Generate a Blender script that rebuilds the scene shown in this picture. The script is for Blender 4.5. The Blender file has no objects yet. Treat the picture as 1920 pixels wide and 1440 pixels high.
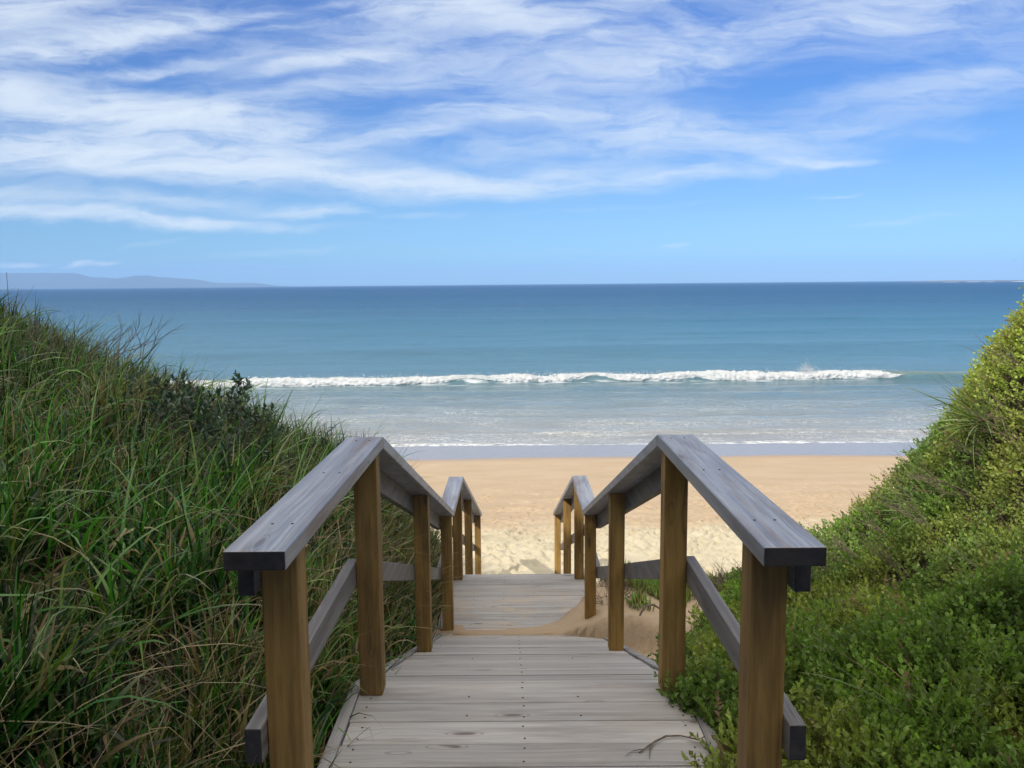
import bpy, bmesh, math, random
import numpy as np
from mathutils import Vector, Matrix

rnd = random.Random(7)
rng = np.random.default_rng(11)
SC = bpy.context.scene
COL = SC.collection
rad = math.radians

# ------------------------------------------------------------------ camera
F_PX, PITCH, ROLL, YAW, CAMX = 1600.0, 0.1168, -0.0088, -0.0038, -0.0172
fw = Vector((math.sin(YAW)*math.cos(PITCH), math.cos(YAW)*math.cos(PITCH), -math.sin(PITCH)))
rt = Vector((math.cos(YAW), -math.sin(YAW), 0))
up = rt.cross(fw)
ca, sa = math.cos(ROLL), math.sin(ROLL)
r2 = ca*rt + sa*up
u2 = ca*up - sa*rt
cam = bpy.data.cameras.new('camera')
cam.sensor_width = 36.0
cam.lens = F_PX/1920*36
cam.clip_start = 0.05
cam.clip_end = 60000
camo = bpy.data.objects.new('camera', cam)
COL.objects.link(camo)
M = Matrix((( r2.x, u2.x, -fw.x, CAMX), (r2.y, u2.y, -fw.y, 0), (r2.z, u2.z, -fw.z, 0), (0, 0, 0, 1)))
camo.matrix_world = M
SC.camera = camo

# ------------------------------------------------------------------ light
SUN_EL, SUN_AZ = 36.0, 211.0          # azimuth clockwise from +Y: the sun stands behind and left of the stairs
SC.view_settings.view_transform = 'Standard'
SC.view_settings.look = 'None'
SC.view_settings.exposure = 0.55
SC.view_settings.gamma = 1
sl = bpy.data.lights.new('sun', 'SUN')
sl.energy = 2.6
sl.angle = rad(0.5)
sl.color = (1.0, 0.93, 0.82)
so = bpy.data.objects.new('sun', sl)
sd = Vector((-math.sin(rad(SUN_AZ))*math.cos(rad(SUN_EL)), -math.cos(rad(SUN_AZ))*math.cos(rad(SUN_EL)), -math.sin(rad(SUN_EL))))
so.rotation_euler = sd.to_track_quat('-Z', 'Y').to_euler()
so.location = -sd*30
COL.objects.link(so)


class NT:
    """small helper to write node trees"""
    def __init__(s, tree):
        s.t = tree
        s.n = tree.nodes
        s.l = tree.links

    def new(s, typ, **kw):
        nd = s.n.new(typ)
        for k, v in kw.items():
            if k.startswith('i_'):
                k2 = k[2:]
                k2 = int(k2) if k2.isdigit() else k2
                s.put(nd.inputs[k2], v)
            else:
                setattr(nd, k, v)
        return nd

    def put(s, sock, v):
        if isinstance(v, bpy.types.NodeSocket):
            s.l.new(v, sock)
        else:
            sock.default_value = v

    def math(s, op, a, b=0.0, c=0.0, clamp=False):
        nd = s.n.new('ShaderNodeMath')
        nd.operation = op
        nd.use_clamp = clamp
        s.put(nd.inputs[0], a)
        s.put(nd.inputs[1], b)
        s.put(nd.inputs[2], c)
        return nd.outputs[0]

    def vmath(s, op, a, b=(0, 0, 0)):
        nd = s.n.new('ShaderNodeVectorMath')
        nd.operation = op
        s.put(nd.inputs[0], a)
        if op == 'SCALE':
            s.put(nd.inputs['Scale'], b)
        else:
            s.put(nd.inputs[1], b)
        return nd.outputs['Value'] if op in ('DOT_PRODUCT', 'LENGTH', 'DISTANCE') else nd.outputs[0]

    def noise(s, vec, scale=1.0, detail=4.0, rough=0.5, dist=0.0, dim='3D'):
        nd = s.n.new('ShaderNodeTexNoise')
        nd.noise_dimensions = dim
        s.put(nd.inputs['Vector'], vec)
        s.put(nd.inputs['Scale'], scale)
        s.put(nd.inputs['Detail'], detail)
        s.put(nd.inputs['Roughness'], rough)
        s.put(nd.inputs['Distortion'], dist)
        return nd.outputs[0]

    def voro(s, vec, scale=1.0, feature='F1', rand=1.0):
        nd = s.n.new('ShaderNodeTexVoronoi')
        nd.feature = feature
        s.put(nd.inputs['Vector'], vec)
        s.put(nd.inputs['Scale'], scale)
        s.put(nd.inputs['Randomness'], rand)
        return nd.outputs['Distance']

    def ramp(s, fac, stops, mode='LINEAR'):
        nd = s.n.new('ShaderNodeValToRGB')
        cr = nd.color_ramp
        cr.interpolation = mode
        while len(cr.elements) < len(stops):
            cr.elements.new(0.5)
        for e, (p, c) in zip(cr.elements, stops):
            e.position = p
            if not hasattr(c, '__len__'):
                c = (c, c, c)
            e.color = (*c, 1)
        s.put(nd.inputs[0], fac)
        return nd.outputs[0]

    def mrange(s, v, a, b, c=0.0, d=1.0, smooth=True):
        nd = s.n.new('ShaderNodeMapRange')
        nd.interpolation_type = 'SMOOTHSTEP' if smooth else 'LINEAR'
        s.put(nd.inputs[0], v)
        for i, x in enumerate((a, b, c, d)):
            s.put(nd.inputs[i+1], x)
        return nd.outputs[0]

    def mix(s, fac, a, b, mode='MIX'):
        nd = s.n.new('ShaderNodeMix')
        nd.data_type = 'RGBA'
        nd.blend_type = mode
        nd.clamp_factor = True
        s.put(nd.inputs[0], fac)
        a = (*a, 1) if isinstance(a, tuple) and len(a) == 3 else a
        b = (*b, 1) if isinstance(b, tuple) and len(b) == 3 else b
        s.put(nd.inputs[6], a)
        s.put(nd.inputs[7], b)
        return nd.outputs[2]

    def mapping(s, vec, loc=(0, 0, 0), rot=(0, 0, 0), sc=(1, 1, 1), typ='POINT'):
        nd = s.n.new('ShaderNodeMapping')
        nd.vector_type = typ
        s.put(nd.inputs['Vector'], vec)
        s.put(nd.inputs['Location'], loc)
        s.put(nd.inputs['Rotation'], rot)
        s.put(nd.inputs['Scale'], sc)
        return nd.outputs[0]

    def comb(s, x, y, z=0.0):
        nd = s.n.new('ShaderNodeCombineXYZ')
        s.put(nd.inputs[0], x)
        s.put(nd.inputs[1], y)
        s.put(nd.inputs[2], z)
        return nd.outputs[0]

    def sep(s, v):
        nd = s.n.new('ShaderNodeSeparateXYZ')
        s.put(nd.inputs[0], v)
        return nd.outputs

    def bump(s, h, strength=0.5, dist=0.01, normal=None):
        nd = s.n.new('ShaderNodeBump')
        s.put(nd.inputs['Height'], h)
        s.put(nd.inputs['Strength'], strength)
        s.put(nd.inputs['Distance'], dist)
        if normal is not None:
            s.put(nd.inputs['Normal'], normal)
        return nd.outputs[0]


# ------------------------------------------------------------------ sky
SKY_STRENGTH = 0.085
OVERHEAD_FILL = (14.0, 13.2, 12.0)
world = bpy.data.worlds.new('World')
SC.world = world
world.use_nodes = True
W = NT(world.node_tree)
bg = W.n['Background']
sky = W.new('ShaderNodeTexSky')
sky.sky_type = 'NISHITA'
sky.sun_disc = False
sky.sun_elevation = rad(SUN_EL)
sky.sun_rotation = rad(SUN_AZ)
sky.altitude = 0
sky.air_density = 1.0
sky.dust_density = 0.15
sky.ozone_density = 3.0
geo = W.new('ShaderNodeTexCoord')
dx, dy, dz = W.sep(geo.outputs['Generated'])
dyc = W.math('MAXIMUM', dy, 0.12)
su = W.math('DIVIDE', dx, dyc)
sv = W.math('DIVIDE', dz, dyc)
# units of 1000 photo pixels: u right, v up from the horizon
P0 = W.vmath('SCALE', W.comb(su, sv), 1.6)
wn = W.n.new('ShaderNodeTexNoise')
wn.inputs['Scale'].default_value = 1.0
wn.inputs['Detail'].default_value = 6
wn.inputs['Roughness'].default_value = 0.55
W.l.new(W.mapping(P0, sc=(3.2, 8.0, 1)), wn.inputs['Vector'])
warp = W.vmath('MULTIPLY', W.vmath('SUBTRACT', wn.outputs['Color'], (0.5, 0.5, 0.5)), (0.30, 0.085, 0))
P1 = W.vmath('ADD', P0, warp)
# (x px, y px, half length, half width, tilt degrees, strength)
CL = [(40, 35, 190, 50, 10, .75), (250, 88, 300, 24, 9, .62), (70, 125, 150, 22, 6, .3), (440, 62, 150, 7, 8, .35),
      (330, 136, 130, 9, 6, .5), (110, 200, 300, 34, -6, .75), (420, 232, 290, 34, -5, .62), (140, 292, 380, 40, -3, .75),
      (470, 318, 330, 34, -7, .72), (760, 345, 210, 20, -3, .5), (380, 420, 240, 8, -3, .55), (120, 403, 230, 13, -5, .85),
      (30, 366, 80, 13, -5, .6), (300, 384, 180, 13, -4, .36), (590, 405, 80, 8, -1, .55), (840, 32, 140, 28, -5, .62),
      (1020, 72, 110, 20, -6, .4), (640, 124, 90, 9, 9, .55), (700, 75, 200, 40, 6, .28), (1230, 22, 150, 15, 9, .45),
      (1000, 120, 480, 55, 3, .34), (1380, 95, 280, 45, 12, .34), (1560, 62, 130, 14, 2, .26), (1720, 8, 200, 24, 3, .42),
      (1850, 60, 220, 60, 6, .18), (1780, 165, 230, 28, 6, .3), (1700, 215, 320, 30, 5, .18), (900, 226, 120, 16, 0, .45),
      (1130, 225, 260, 22, -3, .3), (1330, 262, 230, 24, -5, .36), (1060, 285, 180, 26, 2, .4), (1560, 304, 110, 7, -3, .42),
      (1250, 330, 340, 20, 5, .28), (1000, 345, 260, 26, 3, .3), (700, 268, 220, 12, 6, .3), (560, 190, 260, 16, 8, .3), (1650, 255, 260, 14, -5, .12),
      (1560, 368, 60, 3, 5, .22), (1265, 455, 34, 3, 4, .35), (1690, 415, 100, 5, 4, .18), (560, 468, 120, 8, 4, .2), (300, 455, 60, 6, 4, .18),
      (188, 484, 34, 5, 0, .9), (35, 486, 44, 5, 0, .9), (240, 487, 16, 4, 0, .7), (790, 415, 70, 5, 0, .15), (1150, 400, 180, 6, 3, .12)]
acc = None
for (px, py, ln, wd, ang, stg) in CL:
    hz = 541 - .0094*px
    m = W.mapping(P1, loc=((px-966)/1000, (hz-py)/1000, 0), rot=(0, 0, rad(ang)), sc=(ln/1000, wd/1000, 1), typ='TEXTURE')
    d2 = W.vmath('DOT_PRODUCT', m, m)
    g = W.math('MULTIPLY', W.math('POWER', 2.718, W.math('MULTIPLY', W.math('POWER', d2, 1.12), -0.85)), stg)
    acc = g if acc is None else W.math('ADD', acc, g)
# streak noise: long wisps, finer across than along
strk = W.noise(W.mapping(P1, rot=(0, 0, rad(-4)), sc=(2.6, 17, 1)), 1.0, 8, 0.62, 0.3)
fine = W.noise(W.mapping(P1, rot=(0, 0, rad(9)), sc=(7, 34, 1)), 1.0, 8, 0.65, 0.5)
stn = W.mrange(W.math('ADD', W.math('MULTIPLY', strk, 0.5), W.math('MULTIPLY', fine, 0.5)), 0.34, 0.66, 0.25, 1.40)
veil = W.math('MULTIPLY', W.mrange(W.noise(W.mapping(P1, rot=(0, 0, rad(6)), sc=(1.2, 5, 1)), 1.0, 6, 0.55), 0.42, 0.75), W.mrange(W.sep(P0)[1], 0.10, 0.32, 0, 0.34))
cloud = W.math('ADD', W.math('MAXIMUM', W.math('SUBTRACT', W.math('MULTIPLY', W.math('MULTIPLY', acc, stn), 1.55), .06), 0.0), W.math('MULTIPLY', veil, stn))
cloud = W.math('SUBTRACT', 1.0, W.math('POWER', 2.718, W.math('MULTIPLY', cloud, -1.15)))
cloud = W.math('MULTIPLY', cloud, 1.0, clamp=True)
tint = W.ramp(W.mrange(dz, 0.0, 0.5, 0, 1, False), [(.035, (.30, .575, 1.08)), (.07, (.36, .63, 1.03)), (.14, (.42, .64, .965)), (.21, (.40, .62, .93)), (.35, (.385, .60, .95)), (.58, (.35, .60, 1.04)), (1, (.36, .64, 1.1))])
skyc = W.mix(1.0, sky.outputs[0], tint, 'MULTIPLY')
SKY_NODE = skyc
cc = W.mix(cloud, skyc, (6.6, 7.35, 8.1))
# unseen bright cloud deck, added overhead as fill light
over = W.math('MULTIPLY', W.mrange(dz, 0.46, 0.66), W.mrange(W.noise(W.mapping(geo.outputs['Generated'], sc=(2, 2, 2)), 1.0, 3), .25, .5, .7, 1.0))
cc = W.mix(over, cc, OVERHEAD_FILL)
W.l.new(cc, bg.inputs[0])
bg.inputs[1].default_value = SKY_STRENGTH
world.cycles.sampling_method = 'MANUAL'
world.cycles.sample_map_resolution = 512


# ------------------------------------------------------------------ object helpers
def tag(o, label=None, cat=None, group=None, kind=None):
    if label: o['label'] = label
    if cat: o['category'] = cat
    if group: o['group'] = group
    if kind: o['kind'] = kind
    return o


def empty(name, loc=(0, 0, 0)):
    o = bpy.data.objects.new(name, None)
    o.location = loc
    o.empty_display_size = 0.2
    COL.objects.link(o)
    return o


def link(name, me, mats=(), parent=None):
    for m in (mats if isinstance(mats, (list, tuple)) else [mats]):
        me.materials.append(m)
    o = bpy.data.objects.new(name, me)
    COL.objects.link(o)
    if parent is not None:
        o.parent = parent
        pl = parent
        off = Vector((0, 0, 0))
        while pl is not None:
            off += pl.location
            pl = pl.parent
        o.location = -off
    return o


def quadmesh(name, V, Fq, cols=None, smooth=False, extra=None):
    """V (n,3) float, Fq (m,4) int quads, cols (n,3) point colours"""
    me = bpy.data.meshes.new(name)
    V = np.ascontiguousarray(V, dtype=np.float32)
    Fq = np.ascontiguousarray(Fq, dtype=np.int32)
    k = Fq.shape[1]
    me.vertices.add(len(V))
    me.vertices.foreach_set('co', V.ravel())
    me.loops.add(Fq.size)
    me.loops.foreach_set('vertex_index', Fq.ravel())
    me.polygons.add(len(Fq))
    me.polygons.foreach_set('loop_start', np.arange(0, Fq.size, k, dtype=np.int32))
    try:
        me.polygons.foreach_set('loop_total', np.full(len(Fq), k, dtype=np.int32))
    except Exception:
        pass
    if smooth:
        me.polygons.foreach_set('use_smooth', np.ones(len(Fq), dtype=bool))
    if cols is not None:
        a = me.attributes.new('col', 'FLOAT_COLOR', 'POINT')
        c4 = np.ones((len(V), 4), dtype=np.float32)
        c4[:, :3] = cols
        a.data.foreach_set('color', c4.ravel())
    me.update(calc_edges=True)
    me.validate()
    return me


def hashn(ix, iy, seed=0):
    h = (ix.astype(np.int64)*374761393 + iy.astype(np.int64)*668265263 + seed*1442695041) & 0xffffffff
    h = ((h ^ (h >> 13))*1274126177) & 0xffffffff
    return ((h ^ (h >> 16)) & 0xffff)/65535.0


def vnoise(x, y, seed=0):
    x = np.asarray(x, float)
    y = np.asarray(y, float)
    ix = np.floor(x).astype(np.int64)
    iy = np.floor(y).astype(np.int64)
    fx = x-ix
    fy = y-iy
    fx = fx*fx*(3-2*fx)
    fy = fy*fy*(3-2*fy)
    a = hashn(ix, iy, seed); b = hashn(ix+1, iy, seed)
    c = hashn(ix, iy+1, seed); d = hashn(ix+1, iy+1, seed)
    return (a*(1-fx)+b*fx)*(1-fy)+(c*(1-fx)+d*fx)*fy


def fbm(x, y, seed=0, oct=4):
    s = 0; a = 0.5; t = 0
    for i in range(oct):
        s = s+a*vnoise(x*2**i, y*2**i, seed+i*17)
        t += a
        a *= 0.5
    return s/t


def sst(x, a, b):
    t = np.clip((x-a)/(b-a), 0, 1)
    return t*t*(3-2*t)


# ------------------------------------------------------------------ materials
def mat(name):
    m = bpy.data.materials.new(name)
    m.use_nodes = True
    t = NT(m.node_tree)
    p = m.node_tree.nodes['Principled BSDF']
    return m, t, p


def wood_mat(name, stops, rough=0.75, knots=True, grain_bump=0.25, stain=None, spec=0.3, dirt=0.3, band=(1.2, 26, 26), crack=1.0, dust=False):
    m, t, p = mat(name)
    at = t.new('ShaderNodeAttribute', attribute_name='gc').outputs['Vector']
    wob = t.vmath('SCALE', t.vmath('SUBTRACT', t.new('ShaderNodeTexNoise', i_Vector=t.mapping(at, sc=(2.0, 5, 5)), i_Scale=1.0, i_Detail=2.0).outputs['Color'], (.5, .5, .5)), 0.035)
    # knots bend the grain round them
    kd = t.voro(t.mapping(at, sc=(2.2, 9, 9)), 1.0)
    kn = t.mrange(kd, 0.0, 0.33, 1.0, 0.0)
    g0 = t.vmath('ADD', at, wob)
    g0 = t.vmath('ADD', g0, t.comb(0.0, t.math('MULTIPLY', kn, 0.02 if knots else 0.0), 0.0))
    fib = t.noise(t.mapping(g0, sc=(band[0], band[1]*4, band[2]*4)), 1.0, 6, 0.65)
    ring = t.noise(t.mapping(g0, sc=(band[0]*.5, band[1], band[2])), 1.0, 4, 0.6, 0.4)
    mixv = t.math('ADD', t.math('MULTIPLY', fib, 0.5), t.math('MULTIPLY', ring, 0.5))
    base = t.ramp(t.mrange(mixv, 0.28, 0.72, 0, 1, False), stops)
    # long fine cracks
    cr = t.noise(t.mapping(g0, sc=(1.6, 75, 75)), 1.0, 2, 0.5)
    crm = t.math('MULTIPLY', t.mrange(cr, 0.70, 0.76, 0, 1), t.mrange(t.noise(at, 3.0, 2), 0.45, 0.62, 0, crack))
    col = t.mix(t.math('MULTIPLY', crm, 0.75), base, (0.03, 0.025, 0.02))
    # blotches of wear
    blo = t.noise(t.mapping(at, sc=(1.6, 14, 14)), 1.0, 6, 0.65)
    col = t.mix(t.mrange(blo, 0.42, 0.72, 0, dirt), col, stain if stain else (0.09, 0.07, 0.055))
    h = t.math('SUBTRACT', t.math('MULTIPLY', fib, 0.5), t.math('MULTIPLY', crm, 0.7))
    if knots:
        gate = t.mrange(t.voro(t.mapping(at, loc=(3, 1, 0), sc=(2.2, 9, 9)), 1.0), 0.0, 1.0, 0, 1)
        kk = t.math('MULTIPLY', t.mrange(kd, 0.09, 0.14, 1, 0), t.mrange(gate, 0.35, 0.45, 0, 1))
        col = t.mix(t.math('MULTIPLY', kk, 0.7), col, (0.07, 0.045, 0.032))
        kr = t.math('MULTIPLY', t.mrange(t.math('ABSOLUTE', t.math('SUBTRACT', kd, 0.16)), 0.0, 0.02, 1, 0), 0.35)
        col = t.mix(kr, col, (0.06, 0.04, 0.03))
        h = t.math('SUBTRACT', h, t.math('MULTIPLY', kk, 0.3))
    if dust:
        ps = t.new('ShaderNodeNewGeometry').outputs['Position']
        yy_ = t.sep(ps)[1]
        near = t.math('MAXIMUM', t.mrange(t.math('ABSOLUTE', t.math('SUBTRACT', yy_, 7.1)), .2, 1.0, .75, .12), t.mrange(yy_, 3.0, 2.0, 0.05, .35))
        dn = t.mrange(t.noise(t.mapping(ps, sc=(2.2, 4.0, 1)), 1.0, 6, .65), .42, .64)
        col = t.mix(t.math('MULTIPLY', dn, near), col, (.50, .40, .29))
    tint = t.new('ShaderNodeAttribute', attribute_name='tint').outputs['Fac']
    col = t.vmath('SCALE', col, tint)
    t.put(p.inputs['Base Color'], col)
    t.put(p.inputs['Roughness'], t.mrange(fib, .3, .7, rough-.08, rough+.14))
    t.put(p.inputs['Specular IOR Level'], spec)
    t.put(p.inputs['Normal'], t.bump(h, grain_bump*3, 0.004))
    return m


M_CAP = wood_mat('weathered_grey_timber', [(0, (.085, .085, .09)), (.35, (.205, .22, .25)), (.68, (.34, .365, .415)), (1, (.45, .48, .53))], rough=0.40, spec=0.9, dirt=0.85, stain=(.135, .095, .08), crack=1.3)
M_DECK = wood_mat('sandy_grey_decking', [(0, (.19, .183, .178)), (.35, (.355, .343, .335)), (.7, (.455, .44, .43)), (1, (.545, .53, .515))], rough=0.7, spec=0.35, dirt=0.55, stain=(.20, .175, .155), dust=True)
M_RAIL = wood_mat('faded_rail_timber', [(0, (.07, .062, .055)), (.45, (.15, .142, .135)), (.75, (.235, .23, .225)), (1, (.32, .315, .31))], rough=0.5, dirt=0.5, stain=(.08, .065, .06))
M_POST = wood_mat('oiled_brown_post_timber', [(0, (.10, .052, .016)), (.35, (.24, .14, .039)), (.7, (.34, .21, .062)), (1, (.42, .28, .10))], rough=0.6, dirt=0.75, stain=(.085, .048, .022), band=(1.0, 20, 20), crack=1.0)
M_END = wood_mat('dark_end_grain', [(0, (.012, .013, .016)), (.5, (.03, .03, .035)), (1, (.06, .055, .06))], rough=0.85, knots=False, dirt=0.4, band=(14, 14, 14))
M_STR = wood_mat('stringer_timber', [(0, (.16, .155, .155)), (.5, (.30, .295, .30)), (1, (.42, .41, .41))], rough=0.7, dirt=0.5)

M_SCREW, t, p = mat('rusty_screw')
t.put(p.inputs['Base Color'], (.05, .045, .045, 1)); t.put(p.inputs['Metallic'], 0.6); t.put(p.inputs['Roughness'], 0.6)


def leaf_mat(name, trans=0.3, rough=0.45, spec=0.4):
    m, t, p = mat(name)
    c = t.new('ShaderNodeAttribute', attribute_name='col').outputs['Color']
    t.put(p.inputs['Base Color'], c)
    t.put(p.inputs['Roughness'], rough)
    t.put(p.inputs['Specular IOR Level'], spec)
    tr = t.new('ShaderNodeBsdfTranslucent', i_Color=t.mix(1.0, c, (1.3, 1.5, .6), 'MULTIPLY'))
    mx = t.new('ShaderNodeMixShader', i_0=trans)
    t.l.new(p.outputs[0], mx.inputs[1]); t.l.new(tr.outputs[0], mx.inputs[2])
    t.l.new(mx.outputs[0], m.node_tree.nodes['Material Output'].inputs[0])
    return m


M_GRASS = leaf_mat('grass_blade', 0.28, 0.42, 0.45)
M_LEAF = leaf_mat('small_leaf', 0.38, 0.5, 0.35)
M_DLEAF = leaf_mat('leathery_leaf', 0.12, 0.4, 0.5)
M_SUCC = leaf_mat('succulent_leaf', 0.2, 0.4, 0.5)

M_TWIG, t, p = mat('dead_twig')
c = t.new('ShaderNodeTexCoord').outputs['Object']
t.put(p.inputs['Base Color'], t.ramp(t.noise(c, 60, 3), [(.3, (.09, .06, .045)), (.7, (.22, .17, .13))]))
t.put(p.inputs['Roughness'], 0.85)
M_BARK, t, p = mat('bark')
c = t.new('ShaderNodeTexCoord').outputs['Object']
t.put(p.inputs['Base Color'], t.ramp(t.noise(t.mapping(c, sc=(6, 6, 1)), 3, 5), [(.3, (.08, .065, .05)), (.7, (.25, .21, .17))]))
t.put(p.inputs['Roughness'], 0.9)

# ground: dune sand, dark litter under the plants, footprints, packed tan sand, wet sand
M_SAND, t, p = mat('sand')
pos = t.new('ShaderNodeNewGeometry').outputs['Position']
X, Y, Z = t.sep(pos)
ew = t.noise(t.mapping(pos, sc=(.16, .5, 1)), 1.0, 4)
yy = t.math('ADD', Y, t.math('MULTIPLY', t.math('SUBTRACT', ew, .5), 1.6))
grit = t.noise(pos, 220, 3, .7)
mot = t.noise(t.mapping(pos, sc=(.7, 1.6, 1)), 1.0, 6, .6)
dry = t.ramp(t.math('ADD', t.math('MULTIPLY', grit, .45), t.math('MULTIPLY', mot, .55)), [(.3, (.37, .325, .225)), (.5, (.47, .42, .305)), (.7, (.55, .50, .375))])
tan = t.ramp(t.math('ADD', t.math('MULTIPLY', grit, .3), t.math('MULTIPLY', mot, .7)), [(.3, (.375, .285, .185)), (.5, (.42, .325, .22)), (.7, (.46, .365, .255))])
dry = t.mix(t.mrange(Y, 8.4, 11.0, 1, 0), dry, t.ramp(t.math('ADD', t.math('MULTIPLY', grit, .5), t.math('MULTIPLY', mot, .5)), [(.3, (.31, .225, .15)), (.5, (.43, .325, .22)), (.7, (.50, .39, .27))]))
c1 = t.mix(t.mrange(t.math('ADD', Y, t.math('MULTIPLY', t.math('SUBTRACT', t.noise(t.mapping(pos, sc=(.8, 1.2, 1)), 1.0, 5, .65), .5), 5.0)), 15.6, 17.6), dry, tan)
# seaweed crumbs and little shells along the old tide lines
crumb = t.math('MULTIPLY', t.mrange(t.noise(t.mapping(pos, sc=(6, 8, 1)), 1.0, 3, .7), .61, .66), t.mrange(t.math('ABSOLUTE', t.math('SUBTRACT', yy, 18.2)), .4, 2.6, 1, 0))
c1 = t.mix(t.math('MULTIPLY', crumb, .75), c1, (.22, .15, .09))
# damp sand just above the water line
c1 = t.mix(t.mrange(yy, 26.2, 28.2), c1, (.40, .29, .19))
wet = t.mrange(t.math('ADD', Y, t.math('MULTIPLY', t.math('SUBTRACT', t.noise(t.mapping(pos, sc=(.07, .16, 1)), 1.0, 4), .5), 3.2)), 26.6, 28.0)
c1 = t.mix(wet, c1, (.26, .225, .20))
# leaf litter, its near-black painting the shade between plants (vertex mask)
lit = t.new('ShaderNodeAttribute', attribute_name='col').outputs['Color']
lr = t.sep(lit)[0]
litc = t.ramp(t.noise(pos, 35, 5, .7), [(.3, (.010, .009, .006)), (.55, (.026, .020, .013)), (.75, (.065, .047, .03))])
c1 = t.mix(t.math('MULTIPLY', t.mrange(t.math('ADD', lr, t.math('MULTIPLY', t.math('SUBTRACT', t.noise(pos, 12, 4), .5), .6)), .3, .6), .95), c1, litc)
t.put(p.inputs['Base Color'], c1)
t.put(p.inputs['Roughness'], t.mrange(wet, 0, 1, .92, .22))
t.put(p.inputs['Specular IOR Level'], t.mrange(wet, 0, 1, .15, .75))
bh = t.math('ADD', t.math('MULTIPLY', t.noise(pos, 7, 4, .6), 1.0), t.math('MULTIPLY', grit, .12))
t.put(p.inputs['Normal'], t.bump(bh, t.mrange(Y, 20, 27, .6, .0), 0.03))

# ------------------------------------------------------------------ walkway dimensions (from the photograph)
Y1, Y2, Y3, Y4, Y5, Y6, Y7 = 2.016, 3.213, 5.072, 6.858, 8.125, 10.02, 12.386
H1, H4, H7 = -0.5864, -1.866, -3.373
CI, CO, PI_ = 0.5326, 0.6725, 0.5528
PO = PI_+0.09
DK = 1.031                       # cap top above deck
D1, D4 = H1-DK, H4-DK
EDGE1, START2, EDGE2 = 3.315, 6.80, 8.30
NR = 8                           # risers between the two landings
RISE = (D1-D4)/NR
RUN = (START2-EDGE1)/(NR-1)
NR2 = 10
RISE2 = 0.171
RUN2 = 0.487


def ramp_z(y):
    return float(np.interp(y, [EDGE1, START2, EDGE2, EDGE2+4.4], [D1, D4, D4, D4-1.62]))


def cap_z(y):
    if y <= Y2+.06: return H1
    if y <= Y4+.045: return H1+(H4-H1)*(y-Y2-.06)/(Y4-Y2-.015)
    if y <= Y5+.05: return H4
    return H4+(H7-H4)*(y-Y5-.05)/(Y7-Y5-.05)


# ------------------------------------------------------------------ ground heights
def side_ground(y):
    """level of the ground just outside the walkway"""
    return np.interp(y, [-60, -2, 3.3, 5.0, 6.0, 7.0, 8.3, 9.2, 10.5, 12.8, 31.4, 60, 200],
                     [-1.4, -1.72, -1.76, -2.40, -2.72, -2.80, -3.0, -3.45, -3.95, -4.55, -6.0, -8.2, -12])


def ground_h(x, y, detail=True):
    g = side_ground(y)
    wx = 1.0
    d = np.maximum(np.abs(x)-0.72, 0)
    e = 1-sst(y, 7.6, 10.9)
    # left bank
    mL = 0.42+0.58*sst(y, 2.0, 6.0)
    rl = (1.05*(1-np.exp(-d/.36))-.16*np.exp(-((d-1.3)/.9)**2)*sst(d, .1, .8)+.30*np.minimum(d, 5)+.10*np.maximum(np.minimum(d, 5)-2.6, 0)+.06*np.maximum(d-5, 0)*0)*mL
    rr = np.interp(d, [0, .45, 1.2, 1.6, 2.1, 2.8, 3.25, 3.65, 4.6, 6.5, 12, 40], [0, .02, .10, .16, .27, .74, 1.46, 2.20, 3.15, 3.5, 3.3, 3.1])
    near = 1-sst(y, 3.6, 5.2)
    rr = rr+near*0.10*sst(d, 0.0, .3)
    rise = np.where(x < 0, rl, rr)
    e = np.where(x > 0, 1-sst(y, 7.2, 10.6), e)
    h = g+rise*e
    veg = e*sst(d, .05, .5)
    h = h+veg*(fbm(x*1.4+3, y*1.4, 5, 3)-.5)*np.where(x < 0, .35, .30)
    # below the walkway
    under = 1-sst(np.abs(x), .66, .74)
    deckz = np.interp(y, [-3, EDGE1, START2, EDGE2, EDGE2+4.4], [D1, D1, D4, D4, D4-1.62])
    under = under*(1-sst(y, 11.6, 12.8))
    h = h*(1-under)+np.minimum(h, deckz-.42)*under
    # sand blown over the right side and the front edge of the lower landing
    yb = np.interp(x, [-.7, -.55, -.4, .12, .33, .64, .9, 1.5], [6.92, 6.99, 6.93, 7.00, 7.13, 7.72, 8.1, 8.3])+(fbm(x*4, y*4, 45, 3)-.5)*.20
    yf = np.interp(x, [-.7, .1, .4, .62, 1.0, 1.5], [6.78, 6.76, 6.68, 6.30, 5.9, 5.6])+(fbm(x*5+3, y*5, 46, 3)-.5)*.10
    ins = np.clip(np.minimum((yb-y)/.30, (y-yf)/.12), -1, 1)
    amp = .009+.12*np.exp((np.minimum(x, .70)-.62)/.24)+.03*np.exp(-((x+.55)/.10)**2)
    dtop = deckz+(amp+.014*(fbm(x*7, y*7, 47, 4)-.35))*np.clip(ins, 0, 1)**.8-np.where(ins < 0, -ins*.5, 0)
    ok = (x > -.69) & (ins > -.2)
    wout = 1-sst(x, .85, 1.5)
    h = np.where(ok, np.maximum(h, dtop*wout+h*(1-wout)), h)
    if detail:
        # trodden soft sand on the beach
        b = sst(y, 10.5, 12.5)*(1-sst(y, 15.5, 22.5))
        h = h+b*((fbm(x*2.2, y*2.6, 21, 4)-.5)*.09)
        h = h+sst(y, 12, 20)*(1-sst(y, 24, 29))*(fbm(x*.35, y*.7, 31, 3)-.5)*.05
    return h


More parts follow.
